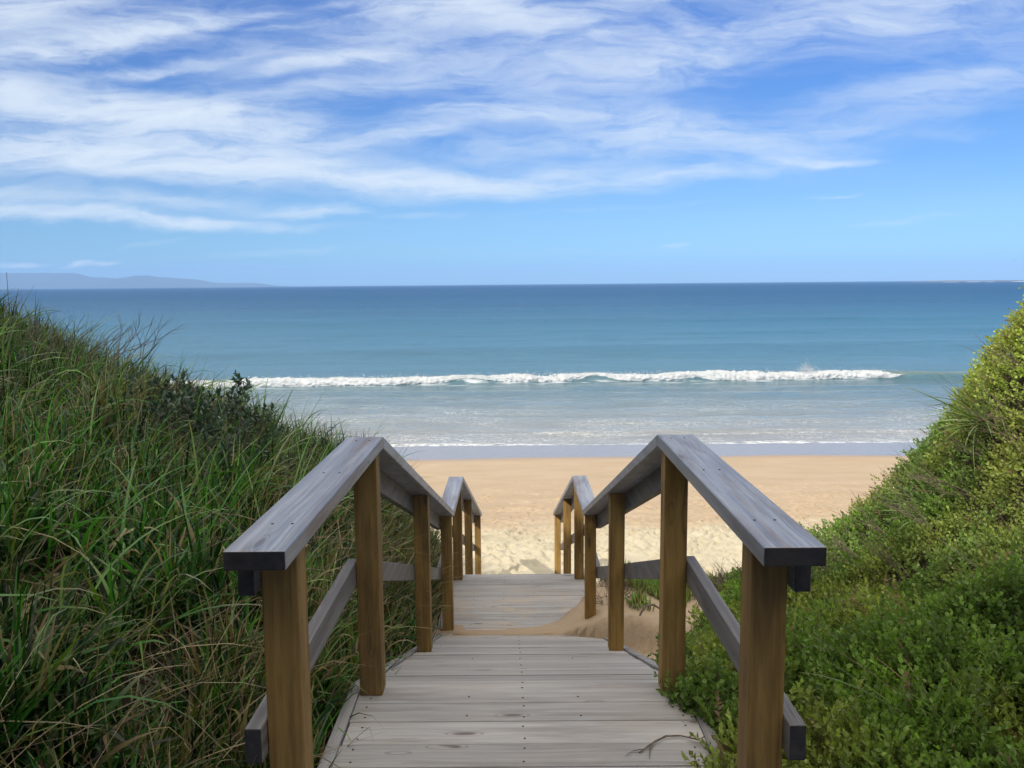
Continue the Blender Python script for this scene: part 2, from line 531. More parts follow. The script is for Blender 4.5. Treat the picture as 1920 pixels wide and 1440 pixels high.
def build_ground():
    xs = np.concatenate([-np.geomspace(3000, 9.3, 34), np.arange(-9, 9.001, .06), np.geomspace(9.3, 3000, 34)])
    ys = np.concatenate([-np.geomspace(60, 2.2, 12), np.arange(-2, 8.4, .05), np.arange(8.4, 22, .05), np.arange(22, 40, .3), np.arange(40, 70, 3)])
    Xg, Yg = np.meshgrid(xs, ys)
    H = ground_h(Xg, Yg)
    # footprints: short furrows with a raised rim
    pr = random.Random(5)
    fx0 = 34
    for k in range(3600):
        y = pr.triangular(11.8, 22.5, 14.5)
        x = pr.uniform(-9, 9)
        a = pr.gauss(math.pi/2, .9)
        L = pr.uniform(.06, .13); w = pr.uniform(.04, .065)
        dep = pr.uniform(.04, .11)*(1 if y < 16.5 else .5)
        i0 = np.searchsorted(ys, y-.3); i1 = np.searchsorted(ys, y+.3)
        j0 = np.searchsorted(xs, x-.3); j1 = np.searchsorted(xs, x+.3)
        sx = Xg[i0:i1, j0:j1]-x; sy = Yg[i0:i1, j0:j1]-y
        uu = sx*math.cos(a)+sy*math.sin(a); vv = -sx*math.sin(a)+sy*math.cos(a)
        r = (uu/L)**2+(vv/w)**2
        H[i0:i1, j0:j1] += -dep*np.exp(-r*1.3)+dep*.35*np.exp(-(np.sqrt(r)-1.6)**2*2.5)
    n, m = Xg.shape
    idx = np.arange(n*m).reshape(n, m)
    Fq = np.stack([idx[:-1, :-1], idx[:-1, 1:], idx[1:, 1:], idx[1:, :-1]], -1).reshape(-1, 4)
    V = np.stack([Xg, Yg, H], -1).reshape(-1, 3)
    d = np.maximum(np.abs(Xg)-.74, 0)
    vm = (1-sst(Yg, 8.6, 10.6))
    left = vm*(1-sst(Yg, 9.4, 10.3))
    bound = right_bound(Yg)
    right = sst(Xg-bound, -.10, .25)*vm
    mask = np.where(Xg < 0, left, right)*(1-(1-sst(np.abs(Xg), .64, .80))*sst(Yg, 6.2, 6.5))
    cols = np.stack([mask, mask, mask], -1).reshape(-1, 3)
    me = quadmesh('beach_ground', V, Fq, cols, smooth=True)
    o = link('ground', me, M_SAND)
    return tag(o, kind='structure')


def right_bound(y):
    """left limit of the shrubs on the right bank"""
    return np.interp(y, [-2, 3.05, 3.5, 4.0, 5.0, 6.0, 7.0, 7.8, 8.6, 10], [.64, .64, .70, .84, 1.02, 1.35, 1.75, 2.1, 2.6, 3.2])


build_ground()


# ------------------------------------------------------------------ timber
def hexa(corners, name, mats, parent, ori, bev=.004, endslot=None, seglen=0, off=None, warp=0.0):
    """corners: 8 points (4 at the start, 4 at the end, same order); ori: (along, across, thick) unit vectors"""
    bm = bmesh.new()
    vs = [bm.verts.new(c) for c in corners]
    fs = []
    for k in range(4):
        a, b = k, (k+1) % 4
        fs.append(bm.faces.new((vs[a], vs[b], vs[4+b], vs[4+a])))
    e0 = bm.faces.new((vs[3], vs[2], vs[1], vs[0]))
    e1 = bm.faces.new((vs[4], vs[5], vs[6], vs[7]))
    if endslot is not None:
        e0.material_index = endslot
        e1.material_index = endslot
    bmesh.ops.recalc_face_normals(bm, faces=bm.faces[:])
    if bev:
        bmesh.ops.bevel(bm, geom=bm.edges[:], offset=bev, segments=2, profile=.5, affect='EDGES')
    me = bpy.data.meshes.new(name)
    if endslot is not None:
        bm.normal_update()
        for f in bm.faces:
            if abs(f.normal.dot(ori[0])) > .6: f.material_index = endslot
    bm.to_mesh(me)
    bm.free()
    tn = rnd.uniform(.82, 1.12)
    ta = me.attributes.new('tint', 'FLOAT', 'POINT')
    ta.data.foreach_set('value', [tn]*len(me.vertices))
    a = me.attributes.new('gc', 'FLOAT_VECTOR', 'POINT')
    o3 = off if off is not None else Vector((rnd.uniform(0, 90), rnd.uniform(0, 90), rnd.uniform(0, 90)))
    for i, v in enumerate(me.vertices):
        a.data[i].vector = (v.co.dot(ori[0])+o3.x, v.co.dot(ori[1])+o3.y, v.co.dot(ori[2])+o3.z)
    return link(name, me, mats, parent)


AX, AY, AZ = Vector((1, 0, 0)), Vector((0, 1, 0)), Vector((0, 0, 1))


def boxc(x0, x1, y0, y1, z0, z1, along='y'):
    if along == 'y':
        return [(x0, y0, z0), (x1, y0, z0), (x1, y0, z1), (x0, y0, z1), (x0, y1, z0), (x1, y1, z0), (x1, y1, z1), (x0, y1, z1)]
    if along == 'x':
        return [(x0, y0, z0), (x0, y1, z0), (x0, y1, z1), (x0, y0, z1), (x1, y0, z0), (x1, y1, z0), (x1, y1, z1), (x1, y0, z1)]
    return [(x0, y0, z0), (x1, y0, z0), (x1, y1, z0), (x0, y1, z0), (x0, y0, z1), (x1, y0, z1), (x1, y1, z1), (x0, y1, z1)]


def sloped(x0, x1, ya, za, yb, zb, th):
    """member between two vertical cuts; za, zb are top heights, th vertical thickness"""
    return [(x0, ya, za-th), (x1, ya, za-th), (x1, ya, za), (x0, ya, za), (x0, yb, zb-th), (x1, yb, zb-th), (x1, yb, zb), (x0, yb, zb)]


ORI_Y = (AY, AX, AZ)
ORI_X = (AX, AY, AZ)
ORI_Z = (AZ, AX, AY)


def screws_into(parent, pts, r=.0045):
    for (x, y, z) in pts:
        bm = bmesh.new()
        bmesh.ops.create_cone(bm, cap_ends=True, segments=10, radius1=r, radius2=r*.8, depth=.0016)
        bmesh.ops.translate(bm, verts=bm.verts[:], vec=(x, y, z+.0006))
        me = bpy.data.meshes.new('screw')
        bm.to_mesh(me); bm.free()
        link('screw', me, M_SCREW, parent)


def railing(s, label):
    root = empty('handrail', (s*.6, Y1, D1))
    tag(root, label, 'handrail', 'handrails of the beach stairs')
    def xr(a, b):
        return (a, b) if s > 0 else (-b, -a)
    ci, co = xr(CI, CO)
    ct = .045
    # posts
    for i, y in enumerate((Y1, Y2, Y3, Y4, Y5, Y6, Y7)):
        x0, x1 = xr(PI_, PO)
        if i < 2: zb = D1+.001
        elif i == 2:
            zb = ramp_z(y)-.012
        elif i < 5: zb = D4+.001
        else:
            zb = ramp_z(y)-.012
        jx = rnd.uniform(-.003, .003); 
        top0, top1 = cap_z(y)-ct-.004, cap_z(y+.09)-ct-.004
        if i == 0:
            zb = D1-.35
        c = [(x0, y, zb), (x1, y, zb), (x1, y+.09, zb), (x0, y+.09, zb), (x0+jx, y, top0), (x1+jx, y, top0), (x1+jx, y+.09, top1), (x0+jx, y+.09, top1)]
        hexa(c, 'post', M_POST, root, ORI_Z, .004)
    # cap boards, mitred at the changes of slope
    yk = Y2+.06; ym = Y4+.045; yn = Y5+.05
    sl1 = (H4-H1)/(Y4-Y2-.015)
    ysplit = Y3+.03
    segs = [(1.841, H1, yk-.0015, H1), (yk+.0015, H1, ysplit-.001, cap_z(ysplit)), (ysplit+.001, cap_z(ysplit), ym-.0015, H4), (ym+.0015, H4, yn-.0015, H4), (yn+.0015, H4, Y7+.13, cap_z(Y7+.13))]
    caps = []
    for (ya, za, yb, zb) in segs:
        sl = math.atan2(zb-za, yb-ya)
        caps.append(hexa(sloped(ci, co, ya, za, yb, zb, ct/math.cos(sl)), 'cap_board', [M_CAP, M_END], root, ORI_Y, .0035, 1))
    # screw heads in the caps
    for y in (Y1+.045, Y1+.62, Y2-.02):
        screws_into(caps[0], [(s*(PI_+.02), y, H1), (s*(PI_+.07), y, H1)], .004)
    # beam under the cap on the outside of the posts, and the middle rail
    bx0, bx1 = xr(PO+.002, PO+.043)
    mx0, mx1 = xr(PO+.002, PO+.044)
    for nm, dz, th, M_ in (('bearer', ct+.002, .105, M_RAIL), ('middle_rail', .488, .092, M_RAIL)):
        sg = [(1.97, H1, yk-.001, H1), (yk+.001, H1, ym-.001, H4), (ym+.001, H4, yn-.001, H4), (yn+.001, H4, Y7+.10, cap_z(Y7+.10))]
        for (ya, za, yb, zb) in sg:
            sl = math.atan2(zb-za, yb-ya)
            x0_, x1_ = (bx0, bx1) if nm == 'bearer' else (mx0, mx1)
            hexa(sloped(x0_, x1_, ya, za-dz, yb, zb-dz, th/math.cos(sl)), nm, [M_, M_END], root, ORI_Y, .004, 1)
    return root


railing(-1, 'weathered timber handrail beside the long grass bank')
railing(1, 'weathered timber handrail beside the small-leaved green shrubs')


def staircase():
    root = empty('beach_walkway', (0, 2.0, D1))
    tag(root, 'sandy grey timber boardwalk sloping down between handrails to the beach', 'walkway')
    HW = .646
    # upper landing boards
    land = empty('upper_landing', (0, 0, 0)); land.parent = root; land.location = -root.location
    joints = [EDGE1-.006, 3.150, 3.008, 2.850, 2.706, 2.562, 2.415, 2.27, 2.125, 1.98, 1.835, 1.69, 1.545, 1.4, 1.255, 1.11]
    th = .034
    for i in range(len(joints)-1):
        yb = joints[i]; ya = joints[i+1]+rnd.uniform(.0015, .0035)
        dz = rnd.uniform(-.0012, .0012)
        e = rnd.uniform(-.004, .004)
        b = hexa(boxc(-HW+e, HW+e, ya, yb, D1-th+dz, D1+dz, 'x'), 'deck_board', [M_DECK, M_DECK], land, ORI_X, .003)
        if i < 7:
            yc = (ya+yb)/2
            pts = [(.004+rnd.uniform(-.004, .004), yc-.042, D1+dz), (.002+rnd.uniform(-.004, .004), yc+.042, D1+dz)]
            for sx in (-.60, .60):
                pts += [(sx+rnd.uniform(-.01, .01), yc-.04, D1+dz), (sx+rnd.uniform(-.01, .01), yc+.04, D1+dz)]
            if i < 2: pts += [(-.21, yc-.03, D1+dz), (.22, yc-.035, D1+dz)]
            screws_into(b, pts)
    def ramp(name, y0, z0, y1, z1, nb, gap):
        rp = empty(name, (0, 0, 0)); rp.parent = root; rp.location = -root.location
        w = (y1-y0)/nb; sl = (z1-z0)/(y1-y0)
        for j in range(nb):
            ya = y0+j*w+gap/2; yb = y0+(j+1)*w-gap/2
            e = rnd.uniform(-.004, .004); dz = rnd.uniform(-.0022, .0022)
            za = z0+sl*(ya-y0)+dz; zb = z0+sl*(yb-y0)+dz+rnd.uniform(-.001, .001)
            c = [(-HW+e, ya, za-th), (-HW+e, yb, zb-th), (-HW+e, yb, zb), (-HW+e, ya, za), (HW+e, ya, za-th), (HW+e, yb, zb-th), (HW+e, yb, zb), (HW+e, ya, za)]
            b = hexa(c, 'deck_board', M_DECK, rp, ORI_X, .003)
            if y0 < 5:
                zc = (za+zb)/2+.0015
                screws_into(b, [(0+rnd.uniform(-.005, .005), (ya+yb)/2, zc)]+([(-.27, (ya+yb)/2, zc), (.29, (ya+yb)/2, zc)] if j % 5 == 1 else []), .004) if j % 2 == 0 else None
    ramp('upper_ramp', EDGE1+.006, D1-.012, START2-.004, D4-.003, 18, .003)
    land2 = empty('lower_landing', (0, 0, 0)); land2.parent = root; land2.location = -root.location
    ya = START2-.012
    nb = 10; w = (EDGE2-ya)/nb
    for j in range(nb):
        dz = rnd.uniform(-.0015, .0015)
        b = hexa(boxc(-HW, HW, ya+j*w+.0015, ya+(j+1)*w-.001, D4-th+dz, D4+dz, 'x'), 'deck_board', M_DECK, land2, ORI_X, .003)
        screws_into(b, [(-.42, ya+(j+.5)*w, D4+dz), (-.14, ya+(j+.5)*w, D4+dz), (.14, ya+(j+.5)*w, D4+dz)], .004)
    ramp('lower_ramp', EDGE2+.006, D4-.012, EDGE2+4.4, D4-1.62, 28, .004)
    # side stringers
    yend = EDGE2+4.4; zend = D4-1.66
    for s in (-1, 1):
        x0, x1 = (HW+.004, HW+.050) if s > 0 else (-HW-.050, -HW-.004)
        for (ya, za, yb, zb) in ((1.1, D1+.006, EDGE1-.001, D1+.006), (EDGE1+.001, D1+.004, START2-.001, D4+.004), (START2+.001, D4+.006, EDGE2-.001, D4+.006), (EDGE2+.001, D4+.006, yend, zend+.05)):
            up_ = 0.0
            hexa(sloped(x0, x1, ya, za+up_, yb, zb+up_, .24), 'stringer', M_STR, root, ORI_Y, .004)
    # joists and stumps that carry the deck
    for s in (-1, 0, 1):
        hexa(boxc(s*.5-.022, s*.5+.022, 1.2, EDGE1-.06, D1-th-.15, D1-th-.002, 'y'), 'joist', M_RAIL, root, ORI_Y, .003)
    for y in (1.5, 3.1, 7.0, 8.1):
        for s in (-1, 1):
            zt = D1-.19 if y < 4 else D4-.19
            hexa(boxc(s*.60-.045, s*.60+.045, y, y+.09, zt-1.1, zt, 'z'), 'stump', M_POST, root, ORI_Z, .003)
    return root


staircase()

# ------------------------------------------------------------------ plants
def scatter_cols(n, pal, wts, jit=.18):
    pal = np.array(pal)
    k = rng.choice(len(pal), n, p=np.array(wts)/sum(wts))
    c = pal[k]*(1+rng.normal(0, jit, (n, 1)))
    c = c*(1+rng.normal(0, .06, (n, 3)))
    return np.clip(c, .005, .8)


def blades(base, heading, L, W, th0, curl, cols, K=6, twist=None, tipcol=None, fold=None):
    """curved tapering strips; base (n,3), heading azimuth, th0 start elevation, curl total bend"""
    n = len(base)
    t = np.linspace(0, 1, K+1)
    P = np.zeros((n, K+1, 3))
    P[:, 0] = base
    ang = th0[:, None]-curl[:, None]*(t[None, :]**1.5)
    if fold is not None:
        ft, fa = fold
        ang = ang-fa[:, None]*(t[None, :] > ft[:, None])
    az = heading[:, None]+(0*t[None, :] if twist is None else twist[:, None]*t[None, :])
    ds = (L/K)[:, None]
    for k in range(K):
        a = ang[:, k]; z = az[:, k]
        P[:, k+1, 0] = P[:, k, 0]+np.cos(a)*np.cos(z)*ds[:, 0]
        P[:, k+1, 1] = P[:, k, 1]+np.cos(a)*np.sin(z)*ds[:, 0]
        P[:, k+1, 2] = P[:, k, 2]+np.sin(a)*ds[:, 0]
    roll = rng.uniform(-1.0, 1.0, n)
    sidev = np.stack([-np.sin(heading)*np.cos(roll), np.cos(heading)*np.cos(roll), np.sin(roll)], -1)
    prof = np.clip(1-t**2.2, 0.06, 1)*np.clip(.55+t*2.5, 0, 1)
    hw = (W[:, None]*prof[None, :]*.5)[..., None]*sidev[:, None, :]
    V = np.stack([P-hw, P+hw], 2).reshape(-1, 3)
    b = (np.arange(n)*(K+1)*2)[:, None]+(np.arange(K)*2)[None, :]
    Fq = np.stack([b, b+1, b+3, b+2], -1).reshape(-1, 4)
    c = np.repeat(cols[:, None, :], K+1, 1)
    dead = np.array([.30, .23, .13])
    if tipcol is None:
        tipcol = (rng.random(n) < .35).astype(float)
    wt = (np.clip((t-.72)/.28, 0, 1)[None, :]*tipcol[:, None])[..., None]
    wb = np.clip(1-t/.18, 0, 1)[None, :, None]*.5
    c = c*(1-wt)+dead*wt
    c = c*(1-wb)+np.array([.22, .19, .11])*wb
    C = np.repeat(c[:, :, None, :], 2, 2).reshape(-1, 3)
    return V, Fq, C


def merge(parts):
    Vs, Fs, Cs = [], [], []
    o = 0
    for V, F_, C in parts:
        Vs.append(V); Fs.append(F_+o); Cs.append(C); o += len(V)
    return np.concatenate(Vs), np.concatenate(Fs), np.concatenate(Cs)


GP = [(.008, .026, .006), (.022, .085, .012), (.055, .18, .022), (.17, .32, .09), (.10, .15, .025), (.34, .28, .16), (.20, .14, .075)]


def tussock_batch(cx, cy, nb, hs, seed, lean=(0.25, -0.1), pal=GP, wts=(5.5, 4.6, 2.8, 1.1, .6, .6, .6), wid=(.009, .018), up=74):
    """nb blades for each clump centre; returns merged arrays"""
    n = len(cx)*nb
    ci = np.repeat(np.arange(len(cx)), nb)
    r = np.abs(rng.normal(0, .042, n)); a = rng.uniform(0, 2*np.pi, n)
    bx = cx[ci]+r*np.cos(a); by = cy[ci]+r*np.sin(a)
    bz = ground_h(bx, by, False)-.015
    hx = np.cos(a)*1.7+rng.normal(0, .45, n)+lean[0]*1.6; hy = np.sin(a)*1.7+rng.normal(0, .45, n)+lean[1]*1.6
    head = np.arctan2(hy, hx)
    L = hs[ci]*rng.uniform(.55, 1.12, n)
    Wd = rng.uniform(*wid, n)
    th0 = np.radians(np.clip(rng.normal(up, 15, n), 22, 90))
    curl = np.radians(np.clip(rng.gamma(1.8, 24, n), 3, 150))
    cl = scatter_cols(n, pal, wts)
    cb = (.62+.76*rng.random(len(cx)))[ci]*(.7+.6*vnoise(bx*.9, by*.9, 9))
    dry = (vnoise(cx*1.1+7, cy*1.1, 19) > .66)[ci] & (rng.random(n) < .45)
    cl[dry] = cl[dry]*.35+np.array([.27, .21, .12])*.65
    cl = cl*cb[:, None]
    fold = (rng.uniform(.35, .8, n), np.where(rng.random(n) < .13, np.radians(rng.uniform(40, 110, n)), 0))
    return blades(np.stack([bx, by, bz], -1), head, L, Wd, th0, curl, cl, 6, rng.normal(0, .5, n), None, fold)


def left_grass():
    parts = []
    # clump centres by distance
    def pts(n, x0, x1, y0, y1):
        x = rng.uniform(x0, x1, n); y = rng.uniform(y0, y1, n)
        return x, y
    x, y = pts(1800, -6.5, -.90, .6, 10.0)
    keep = (x > -1.05*(y+.9)*.82-.6) & ((y < 9.3) | (rng.random(len(x)) < .4)) & (x < -.98-.06*rng.random(len(x)))
    x, y = x[keep], y[keep]
    hs = rng.uniform(.32, .60, len(x))*np.where(x > -1.3, .72, 1)*np.where(y < 3, .92, 1)
    nr = y < 3.7
    parts.append(tussock_batch(x[nr], y[nr], 38, hs[nr]*.92, 1, (.16, -.12), wid=(.012, .028), up=66))
    parts.append(tussock_batch(x[~nr], y[~nr], 46, hs[~nr], 1, (.10, -.02), wid=(.011, .023), up=74))
    # short skirt by the walkway
    x, y = pts(330, -1.1, -.74, 1.2, 9.2)
    parts.append(tussock_batch(x, y, 30, rng.uniform(.22, .40, len(x)), 2, (.1, -.1), wts=(2, 3, 2, 1, 1.5, 2, 2)))
    # dry straw lying through the clumps
    n = 12000
    bx = rng.uniform(-6, -.80, n); by = rng.uniform(.6, 9.6, n)
    k = (fbm(bx*.9, by*.9, 77, 2) > .44) | (by < 3.2); bx, by = bx[k], by[k]; n = len(bx)
    bz = ground_h(bx, by, False)+rng.uniform(0, .22, n)
    parts.append(blades(np.stack([bx, by, bz], -1), rng.normal(-.3, 1.3, n), rng.uniform(.25, .6, n), rng.uniform(.0025, .005, n), np.radians(rng.normal(30, 22, n)), np.radians(rng.gamma(2, 18, n)),
                        scatter_cols(n, [(.34, .27, .16), (.24, .18, .11), (.15, .10, .07)], (3, 2, 2)), 4, rng.normal(0, .6, n)))
    # wild long leaves that stick out
    n = 1500
    bx = rng.uniform(-5, -1.2, n); by = rng.uniform(1.2, 8.6, n)
    bz = ground_h(bx, by, False)+.05
    parts.append(blades(np.stack([bx, by, bz], -1), rng.normal(-.2, 1.2, n), rng.uniform(.5, .8, n), rng.uniform(.010, .016, n), np.radians(rng.normal(66, 12, n)), np.radians(rng.gamma(3, 26, n)),
                        scatter_cols(n, GP[1:4]+[(.22, .27, .13)], (1, 3, 3, 2)), 8, rng.normal(0, .5, n)))
    # thin dark seed stalks on the skyline
    n = 900
    by = rng.uniform(2.0, 8.6, n); bx = rng.uniform(-5, -1.0, n)
    bz = ground_h(bx, by, False)
    parts.append(blades(np.stack([bx, by, bz], -1), rng.uniform(-.9, .9, n), rng.uniform(.45, .74, n), rng.uniform(.002, .004, n), np.radians(rng.normal(80, 12, n)), np.radians(rng.uniform(0, 40, n)),
                        scatter_cols(n, [(.10, .07, .05), (.16, .12, .08), (.12, .05, .05)], (3, 2, 1)), 4))
    V, F_, C = merge(parts)
    o = link('dune_grass', quadmesh('dune_grass', V, F_, C), M_GRASS)
    tag(o, 'dense long-bladed green grass with dry straw on the left bank', 'grass', kind='stuff')


left_grass()


def sprig_template(nl, length, leaf, wid, seed):
    """stem along +Z with paired diamond leaves; returns verts, quads, kind (0 leaf, 1 stem)"""
    r = np.random.default_rng(seed)
    V = []; F_ = []; K = []
    bend = r.uniform(-.25, .25, 2)
    for i in range(nl):
        t = (i+.6)/nl
        p = np.array([bend[0]*t*t*length, bend[1]*t*t*length, t*length])
        a = i*2.4+r.uniform(-.4, .4)
        el = np.radians(r.uniform(15, 50)+30*t)
        d = np.array([np.cos(a)*np.cos(el), np.sin(a)*np.cos(el), np.sin(el)])
        s = np.array([-np.sin(a), np.cos(a), 0])
        tw = r.uniform(-.5, .5)
        nrm = np.cross(d, s)
        s = s*np.cos(tw)+nrm*np.sin(tw)
        l = leaf*r.uniform(.7, 1.15)*(1.05-.35*t); w = wid*r.uniform(.8, 1.2)
        fold = nrm*(-.12*l)
        b = len(V)
        V += [p, p+d*l*.45+s*w*.5-fold, p+d*l, p+d*l*.45-s*w*.5-fold]
        F_.append([b, b+1, b+2, b+3]); K += [0]*4
    b = len(V)
    tp = np.array([bend[0]*length, bend[1]*length, length])
    V += [np.array([-.0014, 0, -.05]), np.array([.0014, 0, -.05]), tp+[.0006, 0, 0], tp-[.0006, 0, 0]]
    F_.append([b, b+1, b+2, b+3]); K += [1]*4
    return np.array(V, float), np.array(F_), np.array(K)


def rot_to(dirs, spin):
    """rotation matrices taking +Z to dirs with a spin"""
    n = len(dirs)
    z = dirs/np.linalg.norm(dirs, axis=1, keepdims=True)
    h = np.where(np.abs(z[:, 2:3]) < .95, np.array([[0, 0, 1.0]]), np.array([[1.0, 0, 0]]))
    x = np.cross(h, z); x /= np.linalg.norm(x, axis=1, keepdims=True)
    y = np.cross(z, x)
    c, s = np.cos(spin)[:, None], np.sin(spin)[:, None]
    x2 = x*c+y*s; y2 = -x*s+y*c
    return np.stack([x2, y2, z], -1)


def place_sprigs(tmpls, P, D, S, cols, stemcol=(.12, .08, .05)):
    parts = []
    n = len(P)
    which = rng.integers(0, len(tmpls), n)
    spin = rng.uniform(0, 6.28, n)
    R = rot_to(D, spin)
    for k, (TV, TF, TK) in enumerate(tmpls):
        m = np.where(which == k)[0]
        if not len(m): continue
        V = np.einsum('nij,vj->nvi', R[m], TV)*S[m][:, None, None]+P[m][:, None, :]
        nv = len(TV)
        F_ = (TF[None]+(np.arange(len(m))*nv)[:, None, None]).reshape(-1, 4)
        leafj = np.repeat(1+rng.normal(0, .13, (len(m), nv//4)), 4, axis=1)
        C = cols[m][:, None, :]*leafj[..., None]
        tipb = (1+.35*np.clip(TV[:, 2]/TV[:, 2].max(), 0, 1))[None, :, None]
        C = C*tipb
        C[:, TK == 1] = stemcol
        parts.append((V.reshape(-1, 3), F_, np.clip(C.reshape(-1, 3), .004, .8)))
    return merge(parts)


T_SMALL = [sprig_template(15, .13, .031, .016, s) for s in (1, 2, 3, 4, 8, 9)]
T_FAR = [sprig_template(9, .13, .040, .021, s) for s in (5, 6, 7)]


def shrub_pts(n, y0, y1, x1):
    y = rng.uniform(y0, y1, n); x = rng.uniform(.50, x1, n)
    b = right_bound(y)
    edge = x-b+(fbm(x*2.5, y*2.5, 63, 3)-.5)*.5
    keep = edge > 0
    # stay within what the bank can show
    keep &= (x < .74*(y+1.2)+.4)
    return x[keep], y[keep]


def right_shrubs():
    parts = []
    for (n, y0, y1, x1, tm, s0) in ((52000, .9, 4.3, 4.6, T_SMALL, 1.0), (46000, 4.3, 9.6, 8.6, T_FAR, 1.0)):
        x, y = shrub_pts(n, y0, y1, x1)
        n = len(x)
        gz = ground_h(x, y, False)
        gz = np.where((x < .80) & (y < 3.28), np.maximum(gz, D1-.03), gz)
        eps = .08
        gx = (ground_h(x+eps, y, False)-gz)/eps; gy = (ground_h(x, y+eps, False)-gz)/eps
        nrm = np.stack([-gx, -gy, np.ones(n)], -1); nrm /= np.linalg.norm(nrm, axis=1, keepdims=True)
        lump = fbm(x*3.1, y*3.1, 91, 3)
        hmax = (.05+.46*np.clip(lump-.25, 0, 1))*sst(x-right_bound(y), -.15, .45)*(.4+.6*sst(x-right_bound(y), .2, 1.5))
        dep = hmax*(1-rng.random(n)**2.2*.9)
        shoot = (rng.random(n) < .05)
        z = gz+dep+shoot*rng.uniform(.02, .13, n)*sst(x-right_bound(y), 0, .4)
        # ragged at the walkway
        D = nrm+rng.normal(0, .55, (n, 3))+np.array([-.15, -.05, .45])
        S = s0*rng.uniform(.65, 1.25, n)*np.where(y < 2.6, .9, 1)
        # species patches: yellow-green, deep green, olive, brown dead bits; yellow-green also paints sunlight
        a = fbm(x*.9+5, y*.9, 101, 3); b = fbm(x*2.3, y*2.3+4, 103, 3)
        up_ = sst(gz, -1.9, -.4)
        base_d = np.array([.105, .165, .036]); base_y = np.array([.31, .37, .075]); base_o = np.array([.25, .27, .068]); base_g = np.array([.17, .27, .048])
        w = np.clip((a-.5)*4*(.35+.65*up_)+up_*1.5-.42, 0, 1)[:, None]  # yellower with ground height: sunlit crest painted into the leaf colour
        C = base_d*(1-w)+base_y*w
        w2 = np.clip((b-.50)*7, 0, 1)[:, None]
        C = C*(1-w2*.7)+base_o*w2*.7
        w3 = np.clip((.40-b)*8, 0, 1)[:, None]
        C = C*(1-w3*.8)+base_g*w3*.8
        C = C*(1+rng.normal(0, .22, (n, 1)))
        dead = rng.random(n) < .015+.10*(b > .66)
        C[dead] = np.array([.20, .14, .085])
        parts.append(place_sprigs(tm, np.stack([x, y, z], -1), D, S, np.clip(C, .01, .7)))
    V, F_, C = merge(parts)
    o = link('shrubbery', quadmesh('shrubbery', V, F_, C), M_LEAF)
    tag(o, 'thick low small-leaved green shrubs covering the right bank', 'shrubs', kind='stuff')


right_shrubs()


def tube(pts, radii, seg=6):
    """tube mesh arrays along a polyline"""
    pts = np.array(pts, float)
    n = len(pts)
    tg = np.gradient(pts, axis=0)
    R = rot_to(tg, np.zeros(n))
    a = np.linspace(0, 2*np.pi, seg, endpoint=False)
    V = pts[:, None, :]+(R[:, :, 0][:, None, :]*np.cos(a)[None, :, None]+R[:, :, 1][:, None, :]*np.sin(a)[None, :, None])*np.array(radii)[:, None, None]
    V = V.reshape(-1, 3)
    F_ = []
    for i in range(n-1):
        for j in range(seg):
            F_.append([i*seg+j, i*seg+(j+1) % seg, (i+1)*seg+(j+1) % seg, (i+1)*seg+j])
    return V, np.array(F_), np.full((len(V), 3), .15)


def twig_set(rs, base, heading, n, L, spread=.8, droop=0, r0=.004, lift=.9):
    """a branching dry twig: main stems each with side twigs"""
    parts = []
    for i in range(n):
        a = heading+rs.uniform(-spread, spread)
        el = lift+rs.uniform(-.35, .35)
        p = np.array(base, float)+[rs.uniform(-.05, .05), rs.uniform(-.05, .05), 0]
        l = L*rs.uniform(.6, 1.1)
        pts = [p]
        d = np.array([math.cos(a)*math.cos(el), math.sin(a)*math.cos(el), math.sin(el)])
        for k in range(7):
            d = d+np.array([rs.uniform(-.22, .22), rs.uniform(-.22, .22), rs.uniform(-.2, .16)-droop*.1])
            d /= np.linalg.norm(d)
            pts.append(pts[-1]+d*l/7)
        parts.append(tube(pts, np.linspace(r0, r0*.25, 8), 5))
        for k in (2, 3, 4, 5):
            d2 = (pts[k+1]-pts[k]); d2 /= np.linalg.norm(d2)
            d2 = d2+np.array([rs.uniform(-.8, .8), rs.uniform(-.8, .8), rs.uniform(-.4, .5)]); d2 /= np.linalg.norm(d2)
            q = [pts[k]]
            for j in range(3):
                d2 = d2+np.array([rs.uniform(-.2, .2)]*3)
                d2 /= np.linalg.norm(d2)
                q.append(q[-1]+d2*l*.09)
            parts.append(tube(q, np.linspace(r0*.5, r0*.15, 4), 4))
    return merge(parts)


def long_tussock(name, x, y, nb, L, head, label, lift=50, wid=(.010, .017), dz=0.05, sp=.75, group=None):
    root = empty(name, (x, y, float(ground_h(np.array([x]), np.array([y]), False)[0])+dz))
    n = nb
    base = np.stack([x+rng.normal(0, .04, n), y+rng.normal(0, .04, n), np.full(n, root.location.z)], -1)
    V, F_, C = blades(base, rng.normal(head, sp, n), rng.uniform(.6, 1.1, n)*L, rng.uniform(*wid, n), np.radians(rng.normal(lift, 22, n)), np.radians(rng.gamma(2.2, 16, n)),
                      scatter_cols(n, [(.08, .14, .03), (.16, .23, .06), (.24, .28, .12), (.30, .22, .12)], (3, 4, 2, 1)), 7, rng.normal(0, .3, n))
    link('leaves', quadmesh(name+'_leaves', V, F_, C), M_GRASS, root)
    n = 5
    base = base[:n]
    V, F_, C = blades(base, rng.normal(head, .6, n), rng.uniform(.9, 1.25, n)*L, np.full(n, .004), np.radians(rng.normal(48, 16, n)), np.radians(rng.uniform(0, 25, n)),
                      scatter_cols(n, [(.12, .08, .05)], (1,)), 6)
    link('flower_stalk', quadmesh(name+'_stalks', V, F_, C), M_GRASS, root)
    return tag(root, label, 'grass tussock', group)


